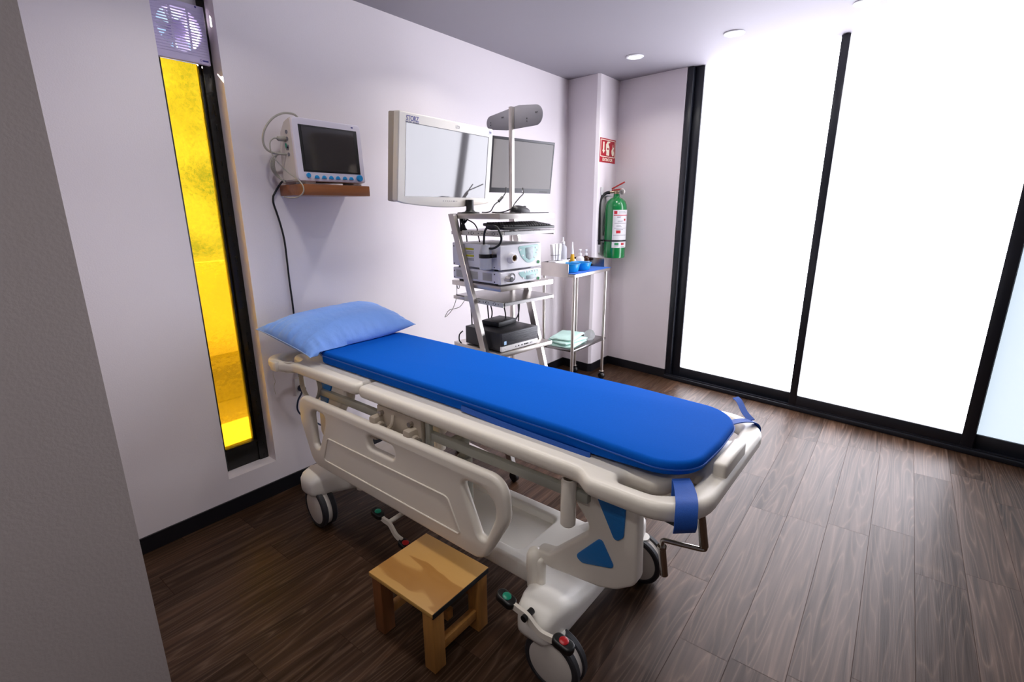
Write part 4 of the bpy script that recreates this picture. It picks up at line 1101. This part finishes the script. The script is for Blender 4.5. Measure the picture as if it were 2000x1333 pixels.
# cables from the small monitor to the tower top
b = BM(); tube(b, [TP(.30, .26, 1.62), TP(.284, .25, 1.590), TP(.247, .25, 1.553), TP(.198, .25, 1.524), TP(.173, .255, 1.490), TP(.181, .30, 1.481), TP(.2, .36, 1.481)], 0.0034, 8)
c1 = obj('video_cable', b, BLACKR, None, 60); tag(c1, 'thin black cable with a ferrite bead hanging below the small monitor, the left one', 'cable')
b = BM(); cyl(b, TP(.262, .25, 1.568), TP(.228, .25, 1.541), .008, seg=14, bev=.002); o = obj('ferrite_bead', b, BLACKP, c1, 40)
b = BM(); tube(b, [TP(.44, .26, 1.62), TP(.403, .22, 1.588), TP(.352, .20, 1.564), TP(.309, .20, 1.529), TP(.288, .205, 1.501), TP(.270, .27, 1.481), TP(.26, .34, 1.481)], 0.0034, 8)
c2 = obj('video_cable', b, BLACKR, None, 60); tag(c2, 'thin black cable without a bead hanging below the small monitor, the right one', 'cable')

# ------------------------------------------------------------------ large endoscopy monitor
BW, BH = 0.742, 0.420
yaw_m, pit_m = 1.636, -0.107
Mm = Matrix.Translation((0.540, 1.641, 1.527))
ex = Vector((cos(yaw_m), sin(yaw_m), 0)); nz = Vector((sin(yaw_m), -cos(yaw_m), 0))
ez = Vector((0, 0, cos(pit_m))) - nz*sin(pit_m); nn = ex.cross(ez)          # outward normal
Mm = basis((0.540, 1.641, 1.527), ex, ez)
bmr = empty('surgical_monitor', (0.50, 2.0, 1.476), 0, 'large ivory surgical monitor with glossy reflecting screen above the equipment tower', 'monitor')
BO = (-0.50, -2.0, -1.476)
b = BM()
out = [Vector((0, 0.012)), Vector((0.004, BH-0.004)), Vector((BW-0.004, BH-0.002)), Vector((BW, 0.008))] + [Vector((BW*(1-i/14), 0.006 - 0.024*sin(pi*i/14))) for i in range(1, 14)]
plate(b, rpoly([(p.x, p.y, 0.008 if i < 4 else 0) for i, p in enumerate(out)], 3), [], 0.036, 0.006, Mm @ Matrix.Translation((0, 0, -0.018)), 3)
bez = obj('bezel', b, MONW, bmr, 40, off=BO)
b = BM(); box(b, 0.006, BW-0.006, 0.006, BH-0.006, -0.075, -0.032, 0.006, M=Mm); box(b, 0.18, BW-0.18, 0.08, BH-0.08, -0.105, -0.07, 0.01, M=Mm); obj('back_case', b, MONS, bmr, 40, off=BO)
b = BM(); box(b, 0.050, BW-0.046, 0.036, BH-0.050, -0.001, 0.0012, M=Mm); obj('screen', b, SCRB, bmr, 0, off=BO)
b = BM(); box(b, BW-0.049, BW-0.0435, 0.034, BH-0.048, 0.0, 0.0018, M=Mm); box(b, 0.048, BW-0.044, BH-0.0505, BH-0.0475, 0.0, 0.0016, M=Mm); obj('screen_gasket', b, BEZ, bmr, 0, off=BO)
b = BM(); text(b, 'STORZ', 0.032, Mm @ Matrix.Translation((0.050, BH-0.040, 0.0004)), 0.0005, 0.0006, 0.82)
text(b, 'KARL STORZ - ENDOSKOPE', 0.0075, Mm @ Matrix.Translation((0.046, BH-0.0475, 0.0004)), 0.0004, 0, 0.95); obj('maker_name', b, BLUEK, bmr, 0, off=BO)
b = BM(); text(b, 'LED', 0.020, Mm @ Matrix.Translation((0.405, BH-0.034, 0.0004)), 0.0004); obj('led_mark', b, GREYK, bmr, 0, off=BO)
b = BM(); box(b, BW-0.044, BW-0.018, BH-0.036, BH-0.012, 0, 0.0010, M=Mm); lb = obj('corner_label', b, mat('pale_label', (0.6, 0.6, 0.66, 1), 0.5, var=(60, 0.1)), bmr, 0, off=BO)
b = BM(); text(b, 'HD', 0.013, Mm @ Matrix.Translation((BW-0.042, BH-0.027, 0.0012)), 0.0003, 0.0003); obj('label_letters', b, BLUEK, bmr, 0, off=BO)
b = BM()
for i in range(8): box(b, 0.330+i*0.016, 0.330+i*0.016+(0.004 if i != 5 else 0.012), 0.014, 0.018, 0, 0.0012, M=Mm)
obj('menu_key', b, GREYK, bmr, 0, off=BO)
# stand: swivel foot on the tower's top shelf
b = BM(); p0 = TP(.085, .335, 1.4763); 
lathe(b, [(0, 0), (.055, 0), (.055, .006), (.03, .010), (.022, .02), (.022, .075), (0, .075)], p0, seg=24)
box(b, 0.425, 0.468, 1.985, 2.045, 1.548, 1.70, 0.006)
obj('swivel_stand', b, BLACKP, bmr, 40, off=BO)

# ------------------------------------------------------------------ small computer monitor
SW, SH = 0.55, 0.33
ym, pm_ = 1.396, -0.114
ex2 = Vector((cos(ym), sin(ym), 0)); nz2 = Vector((sin(ym), -cos(ym), 0)); ez2 = Vector((0, 0, cos(pm_))) - nz2*sin(pm_)
Ms = basis((0.416, 2.479, 1.600), ex2, ez2)
smr = empty('computer_monitor', (0.46, 2.75, 1.6), 0, 'black widescreen computer monitor with matte grey screen, partly behind the ivory monitor', 'monitor')
SO2 = (-0.46, -2.75, -1.6)
b = BM(); box(b, 0, SW, 0, SH, -0.022, 0, 0.003, M=Ms); box(b, 0.12, SW-0.12, 0.06, SH-0.06, -0.05, -0.02, 0.008, M=Ms); obj('case', b, BEZ, smr, 40, off=SO2)
b = BM(); box(b, 0.013, SW-0.013, 0.030, SH-0.016, -0.001, 0.0008, M=Ms); obj('screen', b, SCRG, smr, 0, off=SO2)
b = BM(); box(b, SW-0.0135, SW-0.0105, 0.034, SH-0.014, 0, 0.0012, M=Ms); box(b, 0.013, SW-0.011, SH-0.0165, SH-0.014, 0, 0.0012, M=Ms); obj('screen_edge', b, DARK, smr, 0, off=SO2)
b = BM(); lathe(b, [(0.0085, 0), (0.0085, 0.0012), (0, 0.0012)], (0.285, 0.015, 0), (0, 0, 1), seg=24); bmesh.ops.transform(b, matrix=Ms, verts=b.verts); obj('round_logo', b, PLASTW, smr, 30, off=SO2)
b = BM(); text(b, 'hp', 0.011, Ms @ Matrix.Translation((0.279, 0.0125, 0.0014)), 0.0002); obj('logo_letters', b, BEZ, smr, 0, off=SO2)
b = BM(); box(b, 0.44, 0.515, 0.010, 0.0125, 0, 0.0008, M=Ms); obj('model_print', b, DARK, smr, 0, off=SO2)
b = BM(); box(b, 0.20, 0.30, 0.12, 0.20, -0.075, -0.045, 0.004, M=Ms); obj('post_clamp', b, BLACKP, smr, 30, off=SO2)

# ------------------------------------------------------------------ side trolley in the corner
CX0, CX1, CY0, CY1 = 0.205, 0.520, 3.368, 3.966
tr = empty('side_trolley', ((CX0+CX1)/2, (CY0+CY1)/2, 0), 0, 'narrow stainless steel side trolley with two shelves under the fire extinguisher', 'trolley')
CO = (-(CX0+CX1)/2, -(CY0+CY1)/2, 0)
def cobj(name, b, m, parent=None, smooth=30): return obj(name, b, m, parent or tr, smooth, off=CO)
b = BM(); box(b, CX0, CX1, CY0, CY1, 0.978, 1.002, 0.002); cobj('top_shelf', b, STEEL)
b = BM(); box(b, CX0+.01, CX1-.003, CY0+.02, CY1-.03, 0.366, 0.388, 0.002); cobj('lower_shelf', b, STEELD)
b = BM(); plate(b, rpoly([(CX0, .975, .004), (CX1-.058, .975, .004), (CX1-.058, 1.084, .012), (CX0, 1.084, .012)], 4), [], 0.004, 0.001, UZ(CY0-.001), 2); cobj('side_guard', b, STEEL)
b = BM(); plate(b, rpoly([(CX0+.02, .99, .004), (CX1-.058, .99, .004), (CX1-.058, 1.082, .014), (CX0+.02, 1.082, .014)], 4), [], 0.004, 0.001, UZ(CY1-.006), 2); cobj('side_guard', b, STEELD)
b = BM(); box(b, CX0, CX0+.004, CY0, CY1, .99, 1.084, 0.001, 1); cobj('back_guard', b, STEELD)
for x in (CX0+.02, CX1-.014):
    for y in (CY0+.012, CY1-.058):
        b = BM(); cyl(b, (x, y, .075), (x, y, .980), .0130, seg=18); lg = cobj('leg', b, STEEL)
        b = BM(); lathe(b, [(0, -.022), (.022, -.022), (.030, -.012), (.032, 0), (.030, .012), (.022, .022), (0, .022)], (x, y, .0325), (0.25, 1, 0), seg=24); cyl(b, (x, y, .05), (x, y, .078), .012, seg=12); cobj('castor', b, BLACKP)
        b = BM(); cyl(b, (x, y, .072), (x, y, .076), .022, seg=16); cobj('castor_collar', b, STEEL)
# drape sheet on the top
b = BM()
nx, ny = 14, 26
V = [[b.verts.new((CX0+.006 + (CX1+.004-CX0-.006)*i/nx, CY0+.006 + (CY1+.012-CY0-.006)*j/ny, 1.0035 + 0.0015*mnoise.noise(Vector((i*.4, j*.4, 0))) + 0.0015)) for j in range(ny+1)] for i in range(nx+1)]
for i in range(nx):
    for j in range(ny): b.faces.new((V[i][j], V[i+1][j], V[i+1][j+1], V[i][j+1]))
r = bmesh.ops.extrude_face_region(b, geom=list(b.faces)); bmesh.ops.translate(b, verts=[v for v in r['geom'] if isinstance(v, bmesh.types.BMVert)], vec=(0, 0, 0.0012))
ds = obj('drape_sheet', b, SHEET, None, 60); tag(ds, 'blue drape sheet spread over the top of the side trolley', 'drape')
ZT = 1.0082
def basin(x, y, sx, sy, h, label):
    b = BM()
    lathe(b, [(0, .002), (.72, .002), (.78, .10), (.95, .94), (1.0, .97), (1.0, 1.0), (.93, 1.0), (.90, .95), (.74, .12), (.70, .05), (0, .05)], (0, 0, 0), seg=40)
    bmesh.ops.transform(b, matrix=Matrix.Diagonal((sx, sy, h, 1)), verts=b.verts)
    o = obj('plastic_basin', b, BASIN, None, 40); o.location = (x, y, ZT); tag(o, label, 'basin', None); return o
basin(.400, 3.478, .092, .088, .066, 'cyan plastic basin on the side trolley, nearer to the steel tower')
basin(.405, 3.655, .092, .086, .062, 'cyan plastic basin on the side trolley, farther from the steel tower')
def plain(name, b, m, loc, label, cat, smooth=40, rz=0, group=None):
    o = obj(name, b, m, None, smooth); o.location = loc; o.rotation_euler = (0, 0, rz); tag(o, label, cat, group); return o
b = BM(); box(b, -.035, .035, -.10, .10, 0, .085, 0.003); gb = plain('glove_box', b, PAPER, (.300, 3.475, ZT), 'low white cardboard box at the tower end of the side trolley', 'box')
b = BM(); box(b, -.020, .022, -.06, .03, .0852, .087); obj('box_slot', b, BEZ, gb, 0)
b = BM()
for k, (dx, dy, a) in enumerate(((0, 0, 3), (.012, .02, -6), (-.008, -.018, 10))):
    M = Matrix.Translation((dx, dy, 0)) @ Matrix.Rotation(radians(a), 4, 'X')
    box(b, -.014, .014, -.018, .018, 0, .135, 0.006, M=M)
gz_ = plain('gauze_bundle', b, PAPER, (.300, 3.432, ZT+.0872), 'upright bundle of white wrapped packs tied with a thin band on the trolley', 'bundle')
b = BM(); tube(b, [(.030, 0, .045), (.02, .042, .042), (-.02, .042, .045), (-.030, 0, .047), (-.02, -.046, .045), (.02, -.046, .045)], .0015, 6, 4, closed=True); obj('tie_band', b, BEZ, gz_, 50)
def bottle(name, loc, r, h, m, cap_m, label, pump=True, lab_m=None, capname='pump_head'):
    root = empty(name, loc, radians(20), label, 'bottle')
    b = BM(); lathe(b, [(0, 0), (r*.92, 0), (r, .006), (r, h*.72), (r*.86, h*.84), (r*.38, h*.94), (r*.34, h), (0, h)], (0, 0, 0), seg=28); obj('bottle_body', b, m, root, 40)
    b = BM(); lathe(b, [(r*.42, h), (r*.42, h+.018), (r*.16, h+.020), (r*.14, h+.040), (r*.34, h+.042), (r*.34, h+.052), (0, h+.052)], (0, 0, 0), seg=20)
    if pump: box(b, -.006, .006, -.040, .004, h+.044, h+.053, 0.002)
    obj(capname, b, cap_m, root, 40)
    if lab_m:
        b = BM(); lathe(b, [(r+.0003, h*.12), (r+.0009, h*.12), (r+.0009, h*.5), (r+.0003, h*.5)], (0, 0, 0), seg=28); obj('paper_label', b, lab_m, root, 40)
    return root
def clearb():
    root = empty('squeeze_bottle', (.246, 3.625, ZT), 0, 'tall clear squeeze bottle with white nozzle behind the basins on the trolley', 'bottle')
    b = BM(); lathe(b, [(0, 0), (.032, 0), (.034, .006), (.034, .165), (.030, .185), (.014, .200), (.014, .208), (0, .208)], seg=28); obj('bottle_body', b, PLASTC, root, 40)
    b = BM(); lathe(b, [(.016, .206), (.016, .226), (.008, .230), (.005, .262), (0, .264)], seg=18); obj('nozzle', b, PLASTW, root, 40)
clearb()
root = empty('ointment_tube', (.300, 3.690, ZT), radians(25), 'white and yellow ointment tube standing on its cap on the side trolley', 'tube')
b = BM()
rings = []
for k in range(9):
    t = k/8; z = .045 + .175*t; a_, c_ = .021*(1+.55*t), .021*(1-t)+.0012
    rings.append([b.verts.new((c_*sin(2*pi*i/24), a_*cos(2*pi*i/24), z)) for i in range(24)])
for p, q in zip(rings, rings[1:]):
    for i in range(24): b.faces.new((p[i], p[(i+1) % 24], q[(i+1) % 24], q[i]))
b.faces.new(rings[0][::-1]); b.faces.new(rings[-1]); obj('tube_body', b, PLASTW, root, 50)
b = BM(); lathe(b, [(0, 0), (.016, 0), (.018, .004), (.020, .044), (0, .046)], seg=22); obj('cap', b, YELL, root, 40)
b = BM()
rings = []
for k in range(5):
    t = .02 + k/4*.42; z = .045 + .175*t; a_, c_ = .021*(1+.55*t)+.0006, .021*(1-t)+.0018
    rings.append([b.verts.new((c_*sin(2*pi*i/24), a_*cos(2*pi*i/24), z)) for i in range(24)])
for p, q in zip(rings, rings[1:]):
    for i in range(24): b.faces.new((p[i], p[(i+1) % 24], q[(i+1) % 24], q[i]))
obj('yellow_print', b, YELL, root, 50)
bottle('lotion_bottle', (.285, 3.845, ZT), .036, .098, PLASTW, PLASTW, 'round white lotion bottle with pump on the side trolley', True, PAPER)
bottle('amber_bottle', (.300, 3.922, ZT), .033, .092, AMBER, PLASTW, 'dark amber bottle with white pump at the far end of the side trolley', True, PAPER)
b = BM(); box(b, -.03, .03, -.045, .045, 0, .070, 0.012); plain('cotton_pack', b, PAPER, (.250, 3.765, ZT), 'low white cotton pack between the ointment tube and the lotion bottle', 'pack', rz=0.2)
# folded drapes on the lower shelf
def folded(loc, sx, sy, h, rz, label):
    b = BM(); nx, ny = 16, 16
    def P(i, j, s):
        x = -1+2*i/nx; y = -1+2*j/ny
        e = (1-abs(x)**6)*(1-abs(y)**6)
        z = (h*(0.35 + 0.65*e**.5) if s else 0.0) + (0.006*mnoise.noise(Vector((x*2.5+loc[0]*9, y*2.5, loc[2]*7))) if s and 0 < i < nx else 0)
        k = 1 + 0.05*mnoise.noise(Vector((x*3, y*3, 5+loc[1])))
        return (x*sx*k, y*sy*k, max(0, z))
    T_ = [[b.verts.new(P(i, j, 1)) for j in range(ny+1)] for i in range(nx+1)]
    B_ = [[b.verts.new(P(i, j, 0)) for j in range(ny+1)] for i in range(nx+1)]
    for i in range(nx):
        for j in range(ny):
            b.faces.new((T_[i][j], T_[i+1][j], T_[i+1][j+1], T_[i][j+1])); b.faces.new((B_[i][j], B_[i][j+1], B_[i+1][j+1], B_[i+1][j]))
    for i in range(nx):
        b.faces.new((T_[i][0], B_[i][0], B_[i+1][0], T_[i+1][0])); b.faces.new((T_[i][ny], T_[i+1][ny], B_[i+1][ny], B_[i][ny]))
    for j in range(ny):
        b.faces.new((T_[0][j], T_[0][j+1], B_[0][j+1], B_[0][j])); b.faces.new((T_[nx][j], B_[nx][j], B_[nx][j+1], T_[nx][j+1]))
    o = obj('folded_drape', b, MINT, None, 60); o.location = loc; o.rotation_euler = (0, 0, rz); tag(o, label, 'drape', 'mint drapes on the lower trolley shelf'); return o
folded((.352, 3.560, .3885), .112, .155, .022, .12, 'folded mint green drape at the bottom of the stack on the lower trolley shelf')
folded((.345, 3.555, .4175), .108, .150, .020, -.10, 'folded mint green drape in the middle of the stack on the lower trolley shelf')
folded((.340, 3.570, .4435), .104, .150, .020, .20, 'folded mint green drape on top of the stack on the lower trolley shelf')
b = BM()
lathe(b, [(0, 0), (.048, 0), (.055, .02), (.050, .05), (.035, .075), (.012, .085), (0, .086)], seg=24)
for v in b.verts: v.co += Vector((mnoise.noise(v.co*30), mnoise.noise(v.co*30+Vector((5, 0, 0))), 0))*0.010
for v in b.verts: v.co.x *= .8; v.co.y *= 1.1
plain('plastic_bag', b, mat('thin_clear_bag', (0.85, 0.88, 0.88, 1), 0.25, trans=0.75, ior=1.15, var=(30, 0.05)), (.440, 3.778, .3887), 'crumpled clear plastic bag beside the mint drapes on the lower shelf', 'bag', 60)

# ------------------------------------------------------------------ fire extinguisher and sign
EX, EY = 0.436, 4.190
ext = empty('fire_extinguisher', (EX, EY, 1.068), 0, 'green fire extinguisher hanging on the white column by the sliding doors', 'fire extinguisher')
EO = (-EX, -EY, -1.068)
R = .096
b = BM(); lathe(b, [(0, 1.076), (R*.86, 1.068), (R*.97, 1.072), (R, 1.085), (R, 1.500), (R*.96, 1.530), (R*.82, 1.560), (R*.55, 1.583), (.030, 1.594), (.027, 1.600), (.027, 1.622), (0, 1.622)], (EX, EY, 0), seg=40); obj('cylinder', b, GREENX, ext, 40, off=EO)
b = BM(); cyl(b, (EX, EY, 1.620), (EX, EY, 1.652), .021, seg=20, bev=.003); cyl(b, (EX, EY, 1.640), (EX+.055, EY-.012, 1.640), .011, seg=14); cyl(b, (EX, EY, 1.640), (EX-.055, EY-.03, 1.636), .010, seg=14); obj('valve', b, mat('brass_valve', (0.45, 0.36, 0.24, 1), 0.3, metal=0.9, var=(30, 0.2)), ext, 40, off=EO)
b = BM(); lathe(b, [(.024, 0), (.024, .012), (.019, .014), (0, .014)], (EX+.055, EY-.012, 1.640), (0.6, -0.8, 0), seg=22); obj('pressure_gauge', b, STEEL, ext, 40, off=EO)
b = BM()
dd = Vector((0.80, 0.42, 0)).normalized()
M = Matrix.Translation((EX-.03, EY-.015, 1.664)) @ Matrix.Rotation(atan2(dd.y, dd.x), 4, 'Z') @ Matrix.Rotation(radians(-28), 4, 'Y')
box(b, -.01, .115, -.013, .013, 0, .012, 0.004, M=M)
M2 = Matrix.Translation((EX-.03, EY-.015, 1.650)) @ Matrix.Rotation(atan2(dd.y, dd.x), 4, 'Z') @ Matrix.Rotation(radians(-6), 4, 'Y')
box(b, -.01, .085, -.011, .011, 0, .010, 0.003, M=M2); obj('squeeze_lever', b, REDL, ext, 40, off=EO)
b = BM(); tube(b, [(EX-.05, EY-.03, 1.636), (EX-.085, EY-.045, 1.628), (EX-.110, EY-.075, 1.590), (EX-.113, EY-.095, 1.52), (EX-.108, EY-.098, 1.40), (EX-.106, EY-.096, 1.28), (EX-.104, EY-.094, 1.17)], .0135, 12); h_ = obj('hose', b, BLACKR, ext, 60, off=EO)
b = BM(); cyl(b, (EX-.104, EY-.094, 1.172), (EX-.103, EY-.093, 1.115), .011, .0085, seg=14); cyl(b, (EX-.104, EY-.094, 1.185), (EX-.104, EY-.094, 1.168), .016, seg=14); obj('hose_nozzle', b, SILVER, h_, 40, off=EO)
b = BM()
for z in (1.212, 1.222): pass
lathe(b, [(R+.0008, 0), (R+.003, 0), (R+.003, .014), (R+.0008, .014)], (EX, EY, 1.215), seg=40)
tube(b, [(EX-.085, EY-.065, 1.222), (EX-.115, EY-.112, 1.222), (EX-.128, EY-.095, 1.222), (EX-.105, EY-.070, 1.222)], .006, 8, 5, closed=True); obj('strap', b, BLACKP, ext, 40, off=EO)
def arc_patch(b, a0, a1, z0, z1, rr, n=16, th=0.0007, mi=0):
    before = set(b.faces) if mi else None
    rows = []
    for i in range(n+1):
        a = radians(a0 + (a1-a0)*i/n)
        rows.append([b.verts.new((EX + r_*cos(a), EY + r_*sin(a), z)) for r_, z in ((rr, z0), (rr, z1), (rr-th, z1), (rr-th, z0))])
    for p, q in zip(rows, rows[1:]):
        for k in range(4): b.faces.new((p[k], q[k], q[(k+1) % 4], p[(k+1) % 4]))
    b.faces.new(rows[0]); b.faces.new(rows[-1][::-1])
# label faces the room (towards -y/+x)
A0, A1 = -78, 25
b = BM(); arc_patch(b, A0, A1, 1.162, 1.487, R+.0009); lab = obj('instruction_label', b, PAPER, ext, 40, off=EO)
b = BM(); arc_patch(b, A0+4, A1-3, 1.438, 1.445, R+.0014); arc_patch(b, A0+6, A0+22, 1.452, 1.478, R+.0014, 5); arc_patch(b, A1-40, A1-28, 1.395, 1.412, R+.0014, 4); arc_patch(b, A0+20, A0+44, 1.288, 1.312, R+.0014, 6); arc_patch(b, A0+50, A0+70, 1.185, 1.205, R+.0014, 5)
obj('red_print', b, REDK, lab, 40, off=EO)
b = BM(); arc_patch(b, A0+14, A0+36, 1.185, 1.205, R+.0014, 5); obj('green_print', b, GREENK, lab, 40, off=EO)
b = BM()
for z, a, w in ((1.470, 30, 40), (1.460, 30, 46), (1.428, 22, 22), (1.420, 22, 18), (1.392, 26, 30), (1.384, 26, 26), (1.372, 10, 70), (1.352, 20, 24), (1.344, 20, 30), (1.330, 8, 74), (1.318, 20, 40), (1.270, 6, 80), (1.176, 12, 24), (1.170, 48, 28)): arc_patch(b, A0+a, min(A1-2, A0+a+w), z, z+.003, R+.0014, 8)
obj('small_print', b, GREYK, lab, 40, off=EO)
b = BM(); box(b, XC, XC+.012, EY-.10, EY-.06, 1.615, 1.680, 0.004); box(b, XC, EX-.02, EY-.02, EY+.02, 1.60, 1.612, 0.002); box(b, XC, EX-R+.002, EY-.03, EY+.03, 1.20, 1.26, 0.002); obj('wall_bracket', b, SILVER, ext, 30, off=EO)

# sign on the column
SX = XC + 0.0004
Msn = basis((SX, 4.052, 1.888), (0, 1, 0), (0, 0, 1), (1, 0, 0))
sgn = empty('fire_sign', (SX, 4.197, 1.888), 0, 'red EXTINTOR sign with arrow, extinguisher and flame symbols on the column', 'sign')
GO2 = (-SX, -4.197, -1.888)
b = BM(); box(b, 0, .290, 0, .197, 0, .0016, M=Msn); obj('sign_board', b, REDS, sgn, 0, off=GO2)
b = BM()
fr_o = rpoly([(.010, .046, .008), (.280, .046, .008), (.280, .188, .008), (.010, .188, .008)], 4); fr_i = rpoly([(.018, .052, .006), (.272, .052, .006), (.272, .182, .006), (.018, .182, .006)], 4)
plate(b, fr_o, [fr_i], .0008, .0001, Msn @ Matrix.Translation((0, 0, .0020)), 1)
# arrow
plate(b, [Vector(p) for p in ((.055, .168), (.078, .168), (.078, .100), (.092, .100), (.0665, .074), (.041, .100), (.055, .100))], [], .0008, .0001, Msn @ Matrix.Translation((0, 0, .0020)), 1)
# extinguisher pictogram
plate(b, rpoly([(.118, .060, .004), (.172, .060, .004), (.172, .135, .018), (.155, .150, .006), (.152, .160, .003), (.185, .168, .004), (.185, .176, .003), (.135, .176, .010), (.120, .160, .012), (.108, .150, .006), (.110, .095, .003), (.118, .095, .001)], 4), [rpoly([(.128, .108, .002), (.160, .108, .002), (.160, .122, .002), (.128, .122, .002)], 3)], .0008, .0001, Msn @ Matrix.Translation((0, 0, .0020)), 1)
# flame
plate(b, rpoly([(.232, .060, .006), (.258, .066, .006), (.264, .090, .006), (.250, .108, .004), (.262, .140, .004), (.246, .128, .004), (.238, .168, .002), (.232, .128, .006), (.212, .104, .010), (.218, .080, .008)], 4), [], .0008, .0001, Msn @ Matrix.Translation((0, 0, .0020)), 1)
text(b, 'EXTINTOR', .034, Msn @ Matrix.Translation((.145, .013, .0018)), .0004, .0009, 1.12, 'CENTER')
obj('sign_symbols', b, CREAMS, sgn, 0, off=GO2)
# small plate on the wall beside the doors
b = BM(); box(b, SS(.790), SS(.806), -.004, 0, 1.958, 1.996, 0.001, M=Rw); o = obj('wall_clip', b, mat('pale_lilac_clip', (0.60, 0.56, 0.66, 1), 0.5, var=(30, 0.05)), None, 30); tag(o, 'tiny pale plastic clip on the white wall between extinguisher and doors', 'clip')

# ------------------------------------------------------------------ recessed ceiling lights
def downlight(x, y, label, first=None):
    root = empty('ceiling_light', (x, y, H), 0, label, 'light', 'recessed ceiling lights')
    b = BM(); lathe(b, [(.046, 0), (.062, 0), (.064, -.004), (.060, -.008), (.046, -.008), (.046, 0)], (0, 0, 0), seg=32); obj('rim', b, LAMPRIM, root, 40)
    b = BM(); cyl(b, (0, 0, -.001), (0, 0, -.006), .046, seg=32); obj('diffuser', b, LAMP, root, 40)
    return root
downlight(.742, 3.761, 'small round lit ceiling light nearest to the column')
downlight(1.450, 3.682, 'round lit ceiling light, second from the column')
downlight(2.149, 3.609, 'round lit ceiling light cut by the top photo edge, third from the column')

# ------------------------------------------------------------------ lights
def lamp(x, y, e):
    l = bpy.data.lights.new('downlight', 'AREA'); l.shape = 'DISK'; l.size = 0.09; l.energy = e; l.color = (1.0, 0.96, 0.92); l.spread = radians(130)
    o = bpy.data.objects.new('downlight', l); COL.objects.link(o); o.location = (x, y, H-0.012); return o
for x, y in ((.742, 3.761), (1.450, 3.682), (2.149, 3.609)): lamp(x, y, 2.5)
for x, y in ((.604, 2.330), (1.31, 2.25), (2.01, 2.17)): lamp(x, y, 4.5)
for x, y in ((.60, .97), (1.22, .88), (1.92, .80)): lamp(x, y, 2.6)  # unseen row carried on from the seen grid, added to lift the wall
for x, y in ((1.9, -.6), (2.7, -.7)): lamp(x, y, 4.0)  # unseen fill lamps added behind the camera for the gurney's near side
def area(name, loc, target, sx, sy, e, col):
    l = bpy.data.lights.new(name, 'AREA'); l.shape = 'RECTANGLE'; l.size = sx; l.size_y = sy; l.energy = e; l.color = col
    o = bpy.data.objects.new(name, l); COL.objects.link(o); o.location = loc
    o.rotation_euler = (Vector(target) - Vector(loc)).to_track_quat('-Z', 'Y').to_euler(); return o
sun = bpy.data.lights.new('sun', 'SUN'); sun.energy = 90.0; sun.angle = radians(3); sun.color = (1, 0.95, 0.85)
so = bpy.data.objects.new('sun', sun); COL.objects.link(so); so.rotation_euler = Vector((0.52, 0.80, -0.38)).to_track_quat('-Z', 'Y').to_euler()

w = bpy.data.worlds.new('world'); SC.world = w; w.use_nodes = True
wn_ = w.node_tree.nodes; wl_ = w.node_tree.links
bg = wn_['Background']; bg.inputs['Strength'].default_value = 1.5
wt = wn_.new('ShaderNodeTexCoord'); wz = wn_.new('ShaderNodeTexNoise'); wz.inputs['Scale'].default_value = 13.0; wz.inputs['Detail'].default_value = 4
wl_.new(wt.outputs['Generated'], wz.inputs['Vector'])
wr = wn_.new('ShaderNodeValToRGB'); wr.color_ramp.elements[0].position = 0.40; wr.color_ramp.elements[0].color = (0.28, 0.42, 0.62, 1)
wr.color_ramp.elements[1].position = 0.62; wr.color_ramp.elements[1].color = (1, 1, 1, 1)
wl_.new(wz.outputs['Fac'], wr.inputs['Fac']); wl_.new(wr.outputs['Color'], bg.inputs['Color'])

SC.view_settings.view_transform = 'Standard'; SC.view_settings.look = 'None'
SC.view_settings.exposure = 0.25; SC.view_settings.gamma = 1.0; SC.view_settings.use_curve_mapping = False
SC.cycles.max_bounces = 10; SC.cycles.diffuse_bounces = 6; SC.cycles.transparent_max_bounces = 12
SC.cycles.sample_clamp_indirect = 8.0
SC.cycles.use_denoising = True
